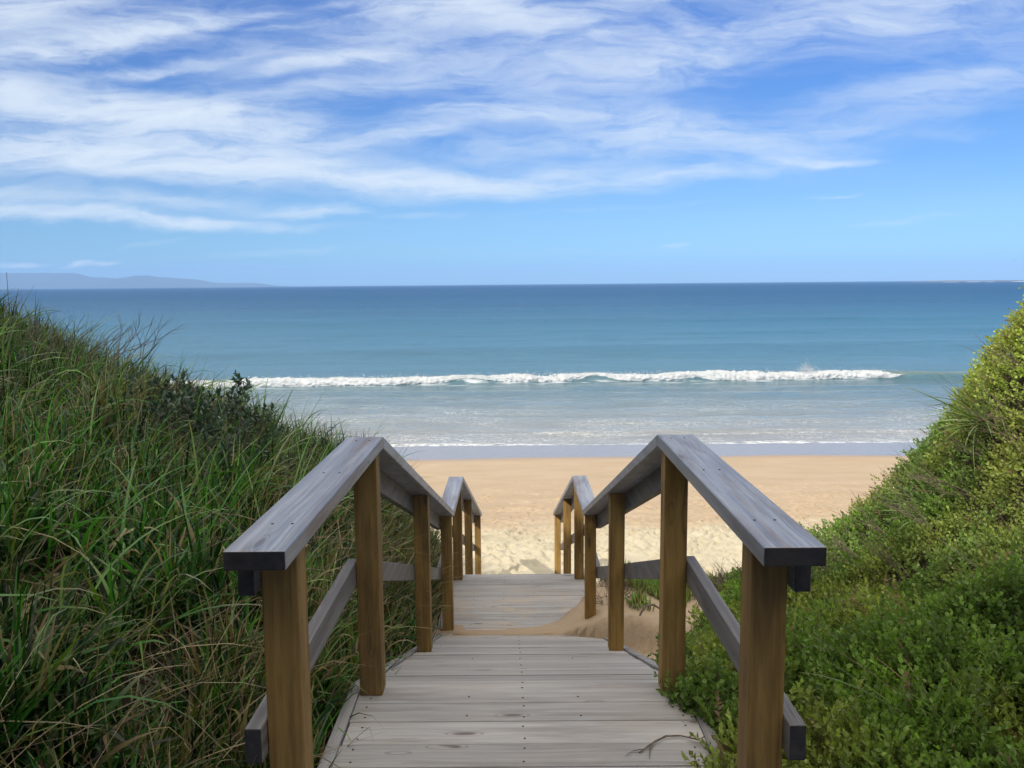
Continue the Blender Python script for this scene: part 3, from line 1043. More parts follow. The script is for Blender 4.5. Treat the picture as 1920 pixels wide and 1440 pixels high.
GT = 'strappy tussocks among the right shrubs'
long_tussock('grass_tussock', 3.86, 6.95, 70, .66, math.pi*.96, 'upper of two spiky strap-leaved tussocks on the right skyline, above the other', 24, dz=.28, group=GT)
long_tussock('grass_tussock', 3.50, 6.85, 60, .62, math.pi*1.0, 'lower spiky strap-leaved tussock on the right skyline, leaning over wet sand', 20, dz=.06, group=GT)
long_tussock('grass_tussock', 2.30, 3.55, 16, .60, 2.2, 'sparse tussock of wide upright blades deep in the shaded right shrubs', 66, (.012, .02), .12, group=GT)
long_tussock('grass_tussock', 1.45, 2.7, 26, .50, 2.9, 'flopped strap-leaved tussock low beside the nearest right post', 30, (.010, .018), .06, group=GT)
long_tussock('grass_tussock', 2.42, 6.6, 22, .40, math.pi*.9, 'small thin-bladed tussock at the foot of the sunlit right bank by dry sand', 40, (.006, .010), .1, group=GT)


def gz1(x, y): return float(ground_h(np.array([float(x)]), np.array([float(y)]), False)[0])


def leafy_shrub():
    """dark shrub with rosettes of leathery leaves on the left skyline"""
    bx, by = -2.32, 6.15
    bz = float(ground_h(np.array([bx]), np.array([by]), False)[0])+.04
    root = empty('coastal_shrub', (bx, by, bz))
    tag(root, 'dark leathery-leaved shrub poking out of the long grass on the left', 'shrub')
    rs = random.Random(3)
    stems = []; tips = []; dirs = []
    for i in range(230):
        a = rs.uniform(0, 6.28)
        fy = rs.uniform(0, 1)**1.5; px_ = bx+rs.uniform(-.32, .36)+.35*fy; py_ = by+.2-1.3*fy
        q = [np.array([px_, py_, gz1(px_, py_)+.09])]
        sp = rs.uniform(.1, 1.0)
        d = np.array([math.cos(a)*sp, math.sin(a)*sp, rs.uniform(.35, 1.0)]); d /= np.linalg.norm(d)
        L = rs.uniform(.26, .50)
        for k in range(5):
            d = d+np.array([rs.uniform(-.2, .2), rs.uniform(-.2, .2), .12]); d /= np.linalg.norm(d)
            q.append(q[-1]+d*L/5)
            if k > 1:
                tips.append(q[-1]+np.array([rs.uniform(-.03, .03)]*3)); dirs.append(d+np.array([rs.uniform(-.6, .6), rs.uniform(-.6, .6), rs.uniform(-.1, .4)]))
        stems.append(tube(q, np.linspace(.007, .003, 6), 5))
    # one taller shoot
    for (ox, hh) in ((.30, .64), (.36, .56), (.33, .60), (.02, .50)):
        q = [np.array([bx+ox*.3, by, bz+.1]), np.array([bx+ox*.8, by, bz+hh*.6]), np.array([bx+ox, by, bz+hh])]
        stems.append(tube(q, [.007, .005, .003], 5))
        for k in range(5):
            f = .55+.45*k/4
            tips.append(q[0]*(1-f)+q[2]*f); dirs.append(np.array([rs.uniform(-.6, .6), rs.uniform(-.6, .6), .7]))
    V, F_, C = merge(stems)
    link('stems', quadmesh('stems', V, F_, C), M_TWIG, root)
    T = [sprig_template(11, .07, .055, .021, s) for s in (11, 12, 13)]
    P = np.array(tips); D = np.array(dirs); n = len(P)
    C = scatter_cols(n, [(.045, .075, .045), (.07, .11, .065), (.11, .15, .10)], (3, 3, 1.2), .12)
    V, F_, C = place_sprigs(T, P, D, rng.uniform(.8, 1.2, n), C)
    link('foliage', quadmesh('foliage', V, F_, C), M_DLEAF, root)


leafy_shrub()


def succulent(name, spots, seed, parent=None, label=None, cat=None, kind=None, L=.10):
    """pigface: upright fleshy three-sided fingers"""
    r = np.random.default_rng(seed)
    V = []; F_ = []; C = []
    for (x, y, n, sp) in spots:
        for i in range(n):
            px = x+r.normal(0, sp); py = y+r.normal(0, sp*.7)
            pz = float(ground_h(np.array([px]), np.array([py]), False)[0])-.005+.05*math.exp(-((px-x)**2+(py-y)**2)/(sp*sp*1.2))
            a = r.uniform(0, 6.28); el = math.radians(r.uniform(45, 88)); l = L*r.uniform(.6, 1.25)
            d = np.array([math.cos(a)*math.cos(el), math.sin(a)*math.cos(el), math.sin(el)])
            s = np.array([-math.sin(a), math.cos(a), 0]); nn = np.cross(d, s)
            w = r.uniform(.005, .008)
            b = len(V)
            for f, ww in ((0, .8), (.5, 1), (1, .12)):
                c0 = np.array([px, py, pz])+d*l*f+np.array([0, 0, .15*l*f*f])
                for k in range(3):
                    an = k*2.094
                    V.append(c0+(s*math.cos(an)+nn*math.sin(an))*w*ww)
            for lv in (0, 1):
                for k in range(3):
                    k2 = (k+1) % 3
                    F_.append([b+lv*3+k, b+lv*3+k2, b+lv*3+3+k2, b+lv*3+3+k])
            g = np.array([(.22, .38, .08), (.32, .45, .11), (.42, .44, .14), (.36, .20, .10)][r.choice(4, p=[.4, .35, .17, .08])])*r.uniform(.8, 1.2)
            C += [g*.7]*3+[g]*3+[g*1.15]*3
    me = quadmesh(name, np.array(V), np.array(F_), np.clip(np.array(C), 0, .8))
    return me


pr2 = random.Random(8)
mat_spots = [(1.05+pr2.uniform(-.05, 1.0), 7.75+pr2.uniform(-.35, .45), 60, .10) for _ in range(46)]+[(2.0+pr2.uniform(-.3, .4), 7.6+pr2.uniform(-.4, .4), 30, .12) for _ in range(10)]
o = link('ground_cover', succulent('pigface_mat', mat_spots, 1), M_SUCC)
tag(o, 'mat of fleshy-fingered beach succulents on the sand lip behind the right handrail', 'ground cover', kind='stuff')
for (x, y, n, sp, lab) in ((1.02, 6.95, 75, .055, 'small round succulent clump alone on sand beyond the right handrail'),
                           ):
    o = link('succulent_plant', succulent('succulent', [(x, y, n, sp)], 5), M_SUCC)
    tag(o, lab, 'plant')


def sprout(x, y, n, r, seed, label, S=1.0, top=.14):
    root = empty('leafy_sprout', (x, y, float(ground_h(np.array([x]), np.array([y]), False)[0])))
    rs = np.random.default_rng(seed)
    P = np.stack([x+rs.normal(0, r, n), y+rs.normal(0, r, n), np.zeros(n)], -1)
    P[:, 2] = root.location.z+rs.uniform(0.0, top, n)
    D = rs.normal(0, .5, (n, 3))+[0, 0, .7]
    C = scatter_cols(n, [(.06, .12, .03), (.11, .17, .05)], (1, 1))
    V, F_, C = place_sprigs(T_SMALL, P, D, np.full(n, S), C)
    link('foliage', quadmesh('sprout', V, F_, C), M_LEAF, root)
    return tag(root, label, 'plant')


sprout(.88, 4.75, 42, .065, 1, 'little green sprout between the second and third right-hand posts, at the stringer')
sprout(.84, 4.30, 46, .05, 2, 'green leafy sprout just behind the second post of the right handrail', 1.0)

# dead twigs, roots and brush
rs = random.Random(12)
def gz1(x, y): return float(ground_h(np.array([float(x)]), np.array([float(y)]), False)[0])


zz = gz1(1.02, 6.45)
V, F_, C = tube([(.93, 6.42, zz-.01), (.955, 6.45, zz+.045), (1.0, 6.48, zz+.085), (1.06, 6.5, zz+.09), (1.11, 6.5, zz+.06), (1.14, 6.5, zz-.02)], [.007, .009, .010, .009, .009, .008], 7)
tag(link('root', quadmesh('root', V, F_, C, smooth=True), M_TWIG), 'bare curved brown root arching out of sand behind the right handrail', 'root')
V1 = tube([(.40, 2.78, D1+.006), (.46, 2.84, D1+.010), (.51, 2.88, D1+.010), (.565, 2.885, D1+.008), (.62, 2.85, D1+.012), (.64, 2.84, D1+.03)], [.002, .0035, .0035, .003, .0025, .0015], 5)
V2 = tube([(.46, 2.84, D1+.010), (.44, 2.80, D1+.007), (.43, 2.745, D1+.006)], [.003, .002, .001], 5)
V3 = tube([(.42, 2.80, D1+.008), (.38, 2.79, D1+.007), (.35, 2.76, D1+.006)], [.002, .0015, .001], 4)
V, F_, C = merge([V1, V2, V3])
tag(link('twig', quadmesh('twig', V, F_, C), M_TWIG), 'curved dry twig lying on the upper landing by the right shrubs', 'twig')
ps = []
for i in range(26):
    x = rs.uniform(.74, .98); y = rs.uniform(7.0, 7.7)
    ps.append(twig_set(rs, (x, y, gz1(x, y)-.01), rs.uniform(0, 6.28), 4, .24, 1.5, 0, .003, .5))
V, F_, C = merge(ps)
tag(link('dead_brush', quadmesh('dead_brush', V, F_, C), M_TWIG), 'tangle of grey dead brush on sand behind the fourth right-hand post', 'brush')
ps = []
for i in range(16):
    x = rs.uniform(1.65, 2.1); y = rs.uniform(6.9, 7.5)
    ps.append(twig_set(rs, (x, y, gz1(x, y)), rs.uniform(0, 6.28), 5, .36, 1.5, .4, .0035, .8))
V, F_, C = merge(ps)
tag(link('dead_brush', quadmesh('dead_brush', V, F_, C), M_TWIG), 'wiry dry brown brush between the succulents and the right shrubs', 'brush')
# twigs on the right crest
ps = []
for (x, y) in [(4.0, 6.8), (4.2, 6.9), (3.8, 6.8), (3.55, 6.9), (3.1, 6.9), (2.85, 6.8), (2.6, 6.9), (2.45, 6.9), (2.9, 6.2), (3.3, 6.6), (3.9, 6.5), (2.2, 6.6), (3.3, 6.9), (3.6, 6.6), (2.7, 6.6)]:
    ps.append(twig_set(rs, (x, y, gz1(x, y)+.16), 2.9, 6, .58, .9, .1, .0032, .55))
V, F_, C = merge(ps)
tag(link('dry_stems', quadmesh('dry_stems', V, F_, C), M_TWIG), 'bare dry stems sticking out of the crest of the right bank', 'dry stems', kind='stuff')
# tall dry stalk at the left edge
zz = gz1(-3.62, 6.1)
V, F_, C = merge([tube([(-3.62, 6.1, zz), (-3.625, 6.1, zz+.45), (-3.622, 6.1, .115)], [.0028, .0022, .0016], 5)]+[twig_set(rs, (-3.66+.14*i, 6.1, zz+.25), .8, 4, .42, .6, 0, .003, 1.0) for i in range(-1, 8)])
tag(link('dry_flower_stalk', quadmesh('dry_flower_stalk', V, F_, C), M_TWIG), 'tall bare dry stalks rising above the grass at the left end of the horizon', 'stalk')


# ------------------------------------------------------------------ trees behind the camera: they shade the stairs
def tree(x, y, top, rx, seed, label):
    zb = gz1(x, y)
    root = empty('coastal_tree', (x, y, zb))
    tag(root, label, 'tree', 'trees behind the stairs')
    r = np.random.default_rng(seed); q = random.Random(seed)
    zc = top-2.5
    parts = [tube([(x, y, zb-.2), (x+.1, y, zb+1.5), (x-.1, y+.1, zb+3), (x, y, zc+.5)], [.24, .19, .15, .07], 9)]
    for i in range(14):
        a = q.uniform(0, 6.28); z0 = q.uniform(zb+1.8, zc)
        e = np.array([x+math.cos(a)*rx*.75, y+math.sin(a)*rx*.75, zc+q.uniform(-1.6, 1.6)])
        s = np.array([x, y, z0]); mid = (s+e)/2+[0, 0, -.2]
        parts.append(tube([s, mid, e], [.08, .05, .02], 6))
    V, F_, C = merge(parts)
    link('trunk', quadmesh('trunk', V, F_, C, smooth=True), M_BARK, root)
    n = 9000
    d = r.normal(0, 1, (n, 3)); d /= np.linalg.norm(d, axis=1, keepdims=True)
    rr = r.random(n)**(1/2.4)
    P = d*rr[:, None]*np.array([rx, rx*.8, 2.7])
    k = (fbm(P[:, 0]*.9+P[:, 2]*.6+seed, P[:, 1]*.9+P[:, 2]*.5, seed, 2) > .30)
    P = P[k]+np.array([x, y, zc]); n = len(P)
    T = [sprig_template(9, .30, .15, .07, s) for s in (21, 22)]
    V, F_, C = place_sprigs(T, P, r.normal(0, 1, (n, 3))+[0, 0, .3], r.uniform(.8, 1.3, n), scatter_cols(n, [(.04, .075, .025), (.07, .11, .04)], (1, 1)))
    link('crown', quadmesh('crown', V, F_, C), M_LEAF, root)
    return root


sA, cA = -math.sin(rad(SUN_AZ)), -math.cos(rad(SUN_AZ))
TE = math.tan(rad(SUN_EL))
S_T = -7.0
LABT = ['broad dark tree behind the viewer, farthest left', 'broad dark tree behind the viewer, second from left', 'broad dark tree straight behind the viewer', 'broad dark tree behind the viewer, to the right']
for i, tt in enumerate((-8.4, -5.0, -1.8, 1.2)):
    x = S_T*sA+tt*cA; y = S_T*cA-tt*sA
    top = -2.9+TE*(7.9-S_T)+(.25, -.1, -.15, -1.2)[i]
    tree(x, y, top, 2.5, 40+i, LABT[i])


tree(-4.4, -2.9, 4.9, 2.5, 61, 'wide low unseen tree added behind the viewer to darken the left bank')  # added out of view to block sky light from the near grass
tree(-5.9, 1.0, 3.6, 2.3, 63, 'low dark unseen tree added on the left bank to dim the grass')  # also added unseen, cuts sky light from the left

# ------------------------------------------------------------------ sea
SEA = -6.0


def wave_line(x):
    return 52.2+.045*x+.5*np.sin(x*.11+1)+.25*np.sin(x*.37)


def wave_env(x):
    return .34*(.75+.25*np.sin(x*.08+.6))*(1+.45*sst(x, 22, 26))*(1-sst(x, 44, 60))*(1-.25*sst(x, 22, 30))+.05*np.sin(x*.9)


def sea_h(x, y):
    yl = wave_line(x)
    d = y-yl
    h = wave_env(x)*np.where(d < 0, np.exp(-(d/.55)**2), np.exp(-(d/2.6)**2))
    # swells farther out
    for (yc, wd, am, ph) in ((78, 4.5, .34, .3), (104, 6, .30, 1.7), (140, 8, .34, 2.6), (190, 10, .34, .9), (260, 14, .4, 2.2)):
        yy_ = yc+.05*x+wd*.35*np.sin(x*.035+ph)
        h = h+am*np.exp(-((y-yy_)/wd)**2)*(.55+.45*np.sin(x*.021+ph*3))
    # small ripples running up the shallows
    sh = sst(y, 31.6, 34)*(1-sst(y, 47, 52))
    h = h+sh*(.05*np.sin(y*2.1+1.6*np.sin(x*.12)+fbm(x*.12, y*.3, 3, 3)*7)+(fbm(x*.5, y*1.4, 8, 3)-.5)*.07)
    h = h+sst(y, 55, 70)*(fbm(x*.10, y*.3, 18, 4)-.5)*.22
    # second swash line
    h = h+.05*np.exp(-((y-(33.9+.4*np.sin(x*.2)))/.35)**2)
    return h


def build_sea():
    xs = np.concatenate([-np.geomspace(12000, 62, 34), np.arange(-60, 60.01, .5), np.geomspace(62, 12000, 34)])
    ys = np.concatenate([np.arange(27.5, 49.5, .22), np.arange(49.5, 56, .10), np.arange(56, 110, .6), np.arange(110, 320, 2.0), np.geomspace(325, 9100, 40)])
    Xg, Yg = np.meshgrid(xs, ys)
    Hs = SEA+sea_h(Xg, Yg)*(np.abs(Xg) < 400)
    n, m = Xg.shape
    idx = np.arange(n*m).reshape(n, m)
    Fq = np.stack([idx[:-1, :-1], idx[:-1, 1:], idx[1:, 1:], idx[1:, :-1]], -1).reshape(-1, 4)
    me = quadmesh('sea', np.stack([Xg, Yg, Hs], -1).reshape(-1, 3), Fq, None, smooth=True)
    m_, t, p = mat('sea_water')
    pos = t.new('ShaderNodeNewGeometry').outputs['Position']
    X, Y, Z = t.sep(pos)
    wob = t.math('MULTIPLY', t.math('SUBTRACT', t.noise(t.mapping(pos, sc=(.02, .06, 1)), 1.0, 3), .5), 14)
    ly = t.math('LOGARITHM', t.math('ADD', Y, t.math('MULTIPLY', wob, t.mrange(Y, 45, 90, 0, 1))), 10.0)
    # depth colours: clear over sand, turquoise, then deep blue
    k = t.mrange(ly, 1.48, 3.6, 0, 1, False)
    def q(d): return (math.log10(d)-1.48)/(3.6-1.48)
    base = t.ramp(k, [(0, (.27, .26, .23)), (q(40), (.19, .23, .23)), (q(52), (.075, .165, .20)), (q(75), (.033, .125, .175)), (q(120), (.014, .105, .165)), (q(230), (.002, .070, .155)), (q(700), (.001, .056, .145)), (1, (.001, .046, .13))])
    pt = t.noise(t.mapping(pos, sc=(.012, .05, 1)), 1.0, 4)
    base = t.mix(t.mrange(pt, .4, .7, 0, .35), base, t.mix(.5, base, (.01, .06, .09)))
    # greenish thin face of the breaking swell
    face = t.math('MULTIPLY', t.mrange(Z, SEA+.12, SEA+.45), t.math('MULTIPLY', t.mrange(t.math('SUBTRACT', t.math('ADD', t.math('MULTIPLY', X, .045), 52.2), Y), -.3, .3, 0, 1), t.mrange(Y, 46, 48, 0, 1)))
    base = t.mix(t.math('MULTIPLY', face, .85), base, (.20, .24, .15))
    # foam lace in the shallows
    ds = t.n.new('ShaderNodeTexNoise'); ds.inputs['Scale'].default_value = 1.3; ds.inputs['Detail'].default_value = 3
    t.l.new(pos, ds.inputs['Vector'])
    pw = t.vmath('ADD', t.mapping(pos, sc=(.8, 1.3, 0)), t.vmath('SCALE', ds.outputs['Color'], .9))
    e1 = t.voro(pw, 2.0, 'DISTANCE_TO_EDGE'); e2 = t.voro(pw, 4.6, 'DISTANCE_TO_EDGE')
    l1 = t.mrange(e1, .005, .045, 1, 0); l2 = t.mrange(e2, .005, .07, 1, 0)
    patch = t.mrange(t.noise(t.mapping(pos, sc=(.16, .35, 1)), 1.0, 5, .6), .40, .60)
    zone = t.ramp(t.mrange(Y, 31, 52, 0, 1, False), [(0, .7), (.12, .45), (.4, .42), (.6, .22), (.85, .08), (1, .2)])
    fine = t.mrange(t.noise(t.mapping(pos, sc=(2.0, 5, 1)), 1.0, 5, .7), .48, .62)
    lace = t.math('MULTIPLY', t.math('MULTIPLY', t.math('MAXIMUM', l1, l2), t.math('MULTIPLY', patch, zone)), t.mrange(fine, 0, 1, .55, 1))
    lace = t.math('MULTIPLY', lace, t.mrange(Y, 50.0, 52.5, 1, 0))
    # flat foam plus the breaker's painted white reflection, in front of it
    xw = t.math('ADD', t.math('MULTIPLY', X, .045), 52.2)
    dd = t.math('SUBTRACT', xw, Y)
    apr = t.math('MULTIPLY', t.mrange(dd, .3, 3.2, .7, 0), t.mrange(t.noise(t.mapping(pos, sc=(.5, 1.6, 1)), 1.0, 6, .65), .46, .66))
    apr = t.math('MULTIPLY', apr, t.math('MULTIPLY', t.mrange(dd, -.4, .3, 0, 1), t.mrange(X, 20, 25, 1, 0)))
    # swash edge
    edge_n = t.math('MULTIPLY', t.math('SUBTRACT', t.noise(t.mapping(pos, sc=(.13, .25, 1)), 1.0, 6, .55), .5), 2.6)
    ye = t.math('ADD', Y, edge_n)
    sw = t.math('MULTIPLY', t.mrange(ye, 31.5, 32.0, .85, 0), t.mrange(t.noise(t.mapping(pos, sc=(2.2, 6, 1)), 1.0, 5, .7), .42, .58))
    sw2 = t.math('MULTIPLY', t.mrange(t.math('ABSOLUTE', t.math('SUBTRACT', ye, 34.0)), 0, .25, .38, 0), t.mrange(t.noise(t.mapping(pos, sc=(3, 5, 1)), 1.0, 5, .7), .42, .62))
    foam = t.math('MAXIMUM', t.math('MAXIMUM', lace, apr), t.math('MAXIMUM', sw, sw2))
    foam = t.math('MULTIPLY', foam, 1.0, clamp=True)
    col = t.mix(foam, base, (.80, .82, .82))
    t.put(p.inputs['Base Color'], col)
    t.put(p.inputs['IOR'], 1.33)
    rg = t.ramp(k, [(0, .06), (q(52), .10), (q(120), .22), (q(500), .34), (1, .42)])
    t.put(p.inputs['Roughness'], t.mix(foam, rg, (.75, .75, .75)))
    t.put(p.inputs['Specular IOR Level'], t.math('MULTIPLY', t.mrange(foam, 0, 1, 1, .3), t.ramp(k, [(0, .5), (q(60), .45), (q(120), .24), (q(400), .10), (1, .06)])))
    # chop: short crests running along x
    n1 = t.noise(t.mapping(pos, sc=(.9, 2.6, 1)), 1.0, 6, .62)
    n2 = t.noise(t.mapping(pos, sc=(.10, .42, 1)), 1.0, 5, .6)
    b1 = t.bump(n1, t.ramp(k, [(0, .3), (q(52), .8), (q(200), 1), (1, .5)]), .34)
    b2 = t.bump(n2, t.ramp(k, [(0, .15), (q(60), .4), (q(200), .9), (1, .8)]), .55, b1)
    t.put(p.inputs['Normal'], b2)
    o = link('sea', me, m_)
    return tag(o, kind='structure')


build_sea()


def build_foam():
    m_, t, p = mat('whitewater')
    pos = t.new('ShaderNodeNewGeometry').outputs['Position']
    t.put(p.inputs['Base Color'], t.ramp(t.noise(t.mapping(pos, sc=(2, 2, 4)), 1.0, 6, .7), [(.35, (.62, .66, .66)), (.55, (.80, .82, .82)), (.7, (.88, .89, .89))]))
    t.put(p.inputs['Roughness'], .8)
    
    t.put(p.inputs['Normal'], t.bump(t.noise(pos, 6, 6, .75), .9, .08))
    tr = t.new('ShaderNodeBsdfTranslucent', i_Color=(.9, .92, .93, 1))
    mx = t.new('ShaderNodeMixShader', i_0=.35)
    t.l.new(p.outputs[0], mx.inputs[1]); t.l.new(tr.outputs[0], mx.inputs[2])
    t.l.new(mx.outputs[0], m_.node_tree.nodes['Material Output'].inputs[0])
    xs = np.arange(-58, 24.4, .07)
    K = 22
    th = np.linspace(-.12, np.pi+.1, K)
    Xg, T = np.meshgrid(xs, th)
    yl = wave_line(Xg)
    env = (.28+.14*fbm(Xg*.16, Xg*0, 5, 3)+.14*(vnoise(Xg*.55, Xg*0, 6)-.5))*(1-sst(Xg, 22.6, 24.4)*.85)
    # windows where the green face still shows below the lip
    win = np.exp(-((Xg+2.7)/1.6)**2)+.9*np.exp(-((Xg-5.0)/1.1)**2)+.5*np.exp(-((Xg-11)/1.0)**2)+.6*sst(Xg, 23.0, 24.4)
    win = np.clip(win, 0, 1)
    a = .75*(1-.55*win)
    b = env*(1-.35*win)
    yc = yl-.15+.45*win
    zc = SEA+.05+.28*win*wave_env(Xg)/.34
    lump = 1+.55*(fbm(Xg*1.6, T*1.6+7, 51, 4)-.5)+.35*(fbm(Xg*5, T*4, 57, 3)-.5)+.30*(vnoise(Xg*11, T*9, 58)-.5)
    Yv = yc-a*np.cos(T)*lump*(1+.25*(vnoise(Xg*.8, T*0, 71)-.5))
    Zv = zc+b*np.sin(T)*lump*(1-.25*win)
    n, m = Xg.shape
    idx = np.arange(n*m).reshape(n, m)
    Fq = np.stack([idx[:-1, :-1], idx[:-1, 1:], idx[1:, 1:], idx[1:, :-1]], -1).reshape(-1, 4)
    parts = [(np.stack([Xg, Yv, Zv], -1).reshape(-1, 3), Fq, np.ones((n*m, 3)))]
    # flecks and spray thrown off the crest
    def flecks(cx, sx, cz, szz, n_, r0):
        x = np.clip(cx+rng.normal(0, 1, n_)*sx, -58, 24.5) if np.isscalar(cx) else cx
        y = wave_line(x)+rng.normal(0, .25, n_)
        z = cz+np.abs(rng.normal(0, 1, n_))*szz
        d = rng.normal(0, 1, (n_, 4, 3)); d /= np.linalg.norm(d, axis=2, keepdims=True)
        V = np.stack([x, y, z], -1)[:, None, :]+d*(r0*rng.uniform(.4, 1.2, n_))[:, None, None]
        F1 = np.arange(n_*4).reshape(-1, 4)
        return V.reshape(-1, 3), F1, np.ones((n_*4, 3))
    x = rng.uniform(-50, 24, 6500)
    parts.append(flecks(x, 0, SEA+.34, .10, 6500, .035))
    xx = 18.3
    parts.append(flecks(xx, .32, SEA+.36, .20, 1500, .022))
    parts.append(flecks(xx-.15, .12, SEA+.50, .24, 700, .020))
    V, F_, C = merge(parts)
    o = link('breaking_wave', quadmesh('breaking_wave', V, F_, C, smooth=False), m_)
    return tag(o, 'white foaming breaker rolling along the shallows', 'wave', kind='stuff')


build_foam()


# ------------------------------------------------------------------ far land
def build_hills():
    m_, t, p = mat('far_hills')
    pos = t.new('ShaderNodeNewGeometry').outputs['Position']
    t.put(p.inputs['Base Color'], t.ramp(t.noise(pos, .002, 6, .6), [(.3, (.02, .04, .035)), (.7, (.05, .07, .055))]))
    t.put(p.inputs['Roughness'], 1.0)
    D = 8000.0
    px = [-700, -300, 0, 75, 138, 150, 160, 185, 215, 240, 255, 277, 292, 330, 365, 385, 401, 440, 474, 490, 496, 510, 521, 535]
    hp = [24, 31, 30, 29.5, 28.5, 24.5, 21.5, 20, 18, 21, 23.4, 23, 19.5, 17.5, 14.6, 11, 8, 7.2, 6.9, 5, 3, 1.6, .7, 0]
    xs = np.arange((px[0]-966)/1600*D, (px[-1]-966)/1600*D, 24.0)
    hh = np.interp(xs/D*1600+966, px, hp)*D/1600
    s = np.linspace(0, 1, 26)
    Xg, S = np.meshgrid(xs, s)
    prof = np.interp(S, [0, .05, .3, .5, .75, 1], [0, .18, .72, 1.0, .7, 0])
    nz = fbm(Xg/210, S*5, 4, 4)-.5
    Z = SEA-4+(hh[None, :]+6)*prof*(1+nz*.5*(1-prof)**.5)+np.maximum(prof-.9, 0)*10*nz
    Yg = D-500+S*1200+nz*80
    n, m = Xg.shape
    idx = np.arange(n*m).reshape(n, m)
    Fq = np.stack([idx[:-1, :-1], idx[:-1, 1:], idx[1:, 1:], idx[1:, :-1]], -1).reshape(-1, 4)
    o = link('hills', quadmesh('hills', np.stack([Xg, Yg, Z], -1).reshape(-1, 3), Fq, None, smooth=True), m_)
    return tag(o, kind='structure')


build_hills()


def build_reef():
    root = empty('rocky_reef', (1450, 2500, SEA))
    tag(root, 'low dark rocky reef with white surf on the horizon at right', 'reef')
    m_, t, p = mat('reef_rock')
    pos = t.new('ShaderNodeNewGeometry').outputs['Position']
    t.put(p.inputs['Base Color'], t.ramp(t.noise(pos, .05, 5), [(.3, (.05, .05, .05)), (.7, (.14, .12, .11))]))
    xs = np.arange(1180, 2100, 5.0); s = np.linspace(0, 1, 12)
    Xg, S = np.meshgrid(xs, s)
    hh = (2.2+3.4*fbm(Xg*.012, Xg*0, 3, 4))*sst(Xg, 1180, 1300)
    Z = SEA-.5+hh*np.sin(S*np.pi)**.7+.8*fbm(Xg*.1, S*9, 4, 3)
    Yg = 2560+S*90
    n, m = Xg.shape
    idx = np.arange(n*m).reshape(n, m)
    Fq = np.stack([idx[:-1, :-1], idx[:-1, 1:], idx[1:, 1:], idx[1:, :-1]], -1).reshape(-1, 4)
    link('rocks', quadmesh('rocks', np.stack([Xg, Yg, Z], -1).reshape(-1, 3), Fq), m_, root)
    m2, t, p = mat('reef_surf')
    t.put(p.inputs['Base Color'], (.6, .63, .66, 1)); t.put(p.inputs['Roughness'], .8)
    parts = []
    for (x0, x1, hgt) in ((1200, 1250, .7), (1262, 1310, .9), (1318, 1345, .6), (1392, 1480, 1.5), (1490, 1800, 1.2)):
        xs = np.arange(x0, x1, 3.0); Xg, S = np.meshgrid(xs, s)
        f = np.sin((Xg-x0)/(x1-x0)*np.pi)**.5
        Z = SEA-.1+hgt*f*np.sin(S*np.pi)*(.5+.8*fbm(Xg*.08, S*3, 6, 3)); Yg = 2400+S*22
        n, m = Xg.shape
        idx = np.arange(n*m).reshape(n, m)
        Fq = np.stack([idx[:-1, :-1], idx[:-1, 1:], idx[1:, 1:], idx[1:, :-1]], -1).reshape(-1, 4)
        parts.append((np.stack([Xg, Yg, Z], -1).reshape(-1, 3), Fq, np.ones((n*m, 3))))
    V, F_, C = merge(parts)
    link('surf', quadmesh('surf', V, F_), m2, root)


build_reef()


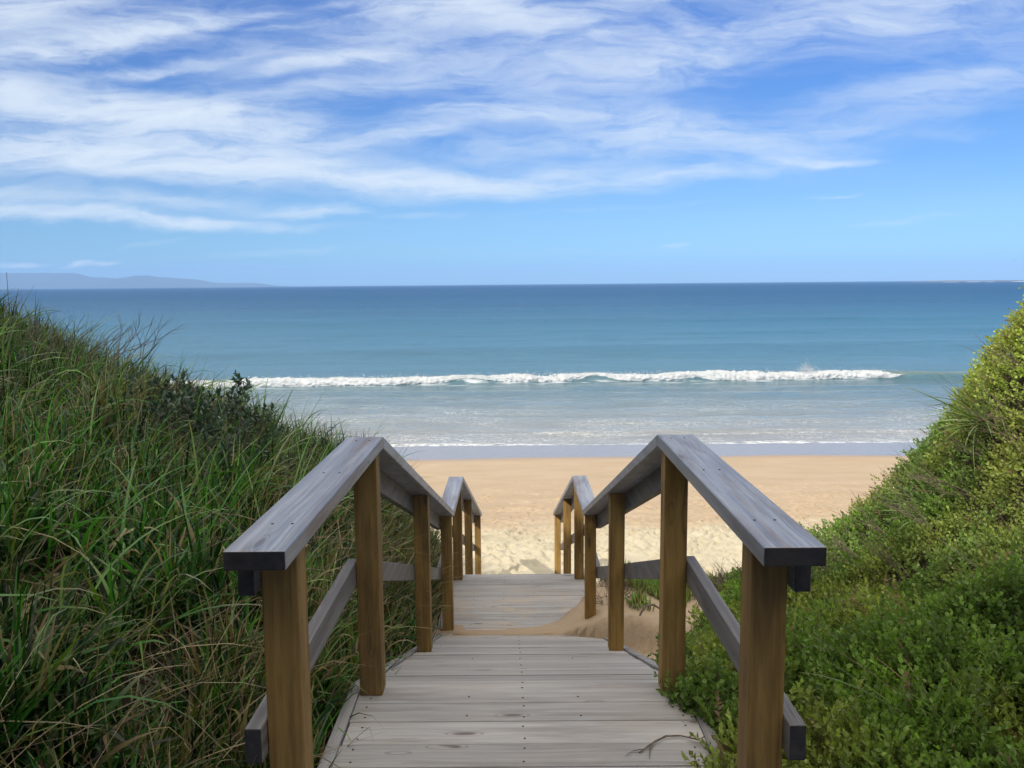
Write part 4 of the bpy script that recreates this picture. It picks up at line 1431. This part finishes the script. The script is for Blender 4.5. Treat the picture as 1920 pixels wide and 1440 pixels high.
def bird(loc, span, yaw, label):
    m_, t, p = mat('bird_plumage')
    t.put(p.inputs['Base Color'], (.03, .03, .035, 1))
    bm = bmesh.new()
    k = span
    prof = [(-.30, .012), (-.2, .05), (-.05, .075), (.1, .065), (.2, .03), (.26, .045), (.31, .035), (.38, .004)]
    rings = []
    for (xx, r) in prof:
        rings.append([bm.verts.new((xx*k, r*k*math.cos(a), r*k*.9*math.sin(a))) for a in [i*math.pi/4 for i in range(8)]])
    for a, b in zip(rings[:-1], rings[1:]):
        for i in range(8):
            bm.faces.new((a[i], a[(i+1) % 8], b[(i+1) % 8], b[i]))
    bm.faces.new(rings[0]); bm.faces.new(rings[-1])
    for s in (-1, 1):
        pts = [((.14, .04, .02), (-.08, .04, .02)), ((.17, .25, .16), (-.05, .25, .15)), ((.08, .5, .10), (.02, .5, .10))]
        top = [[bm.verts.new((q[0]*k, s*q[1]*k, (q[2]+dz)*k)) for q in pr] for dz in (0, -.012) for pr in pts]
        for o in (0, 3):
            for i in (0, 1):
                bm.faces.new((top[o+i][0], top[o+i][1], top[o+i+1][1], top[o+i+1][0]))
        for i in (0, 1):
            bm.faces.new((top[i][0], top[i+1][0], top[i+4][0], top[i+3][0]))
            bm.faces.new((top[i][1], top[i+1][1], top[i+4][1], top[i+3][1]))
    bmesh.ops.recalc_face_normals(bm, faces=bm.faces[:])
    me = bpy.data.meshes.new('bird'); bm.to_mesh(me); bm.free()
    o = link('bird', me, m_)
    o.location = loc
    o.rotation_euler = (0, 0, yaw)
    return tag(o, label, 'bird', 'birds in the sky')


def at(px, py, dist):
    d = fw+r2*((px-960)/F_PX)+u2*((720-py)/F_PX)
    return Vector((CAMX, 0, 0))+d*dist


bird(at(776, 186, 160), .40, .9, 'tiny dark bird high among the clouds')
bird(at(1902, 488, 200), .62, .4, 'tiny dark bird low over the horizon')

# ------------------------------------------------------------------ haze
HAZE = 0.00013
if HAZE > 0:
    bm = bmesh.new()
    bmesh.ops.create_cube(bm, size=1)
    me = bpy.data.meshes.new('haze')
    for v in bm.verts:
        v.co = Vector((v.co.x*30000, 4600+v.co.y*9700, 0))+Vector((0, 0, 165 if v.co.z > 0 else -14))
    bm.to_mesh(me); bm.free()
    m_, t, p = mat('haze_air')
    out = m_.node_tree.nodes['Material Output']
    m_.node_tree.nodes.remove(p)
    pv = t.new('ShaderNodeVolumePrincipled', i_Color=(.42, .66, 1.0, 1), i_Density=HAZE, i_Anisotropy=-.15)
    t.l.new(pv.outputs[0], out.inputs['Volume'])
    o = link('haze', me, m_)
    tag(o, 'thin blue sea haze', 'haze', kind='stuff')
SC.cycles.volume_bounces = 1
SC.cycles.max_bounces = 8
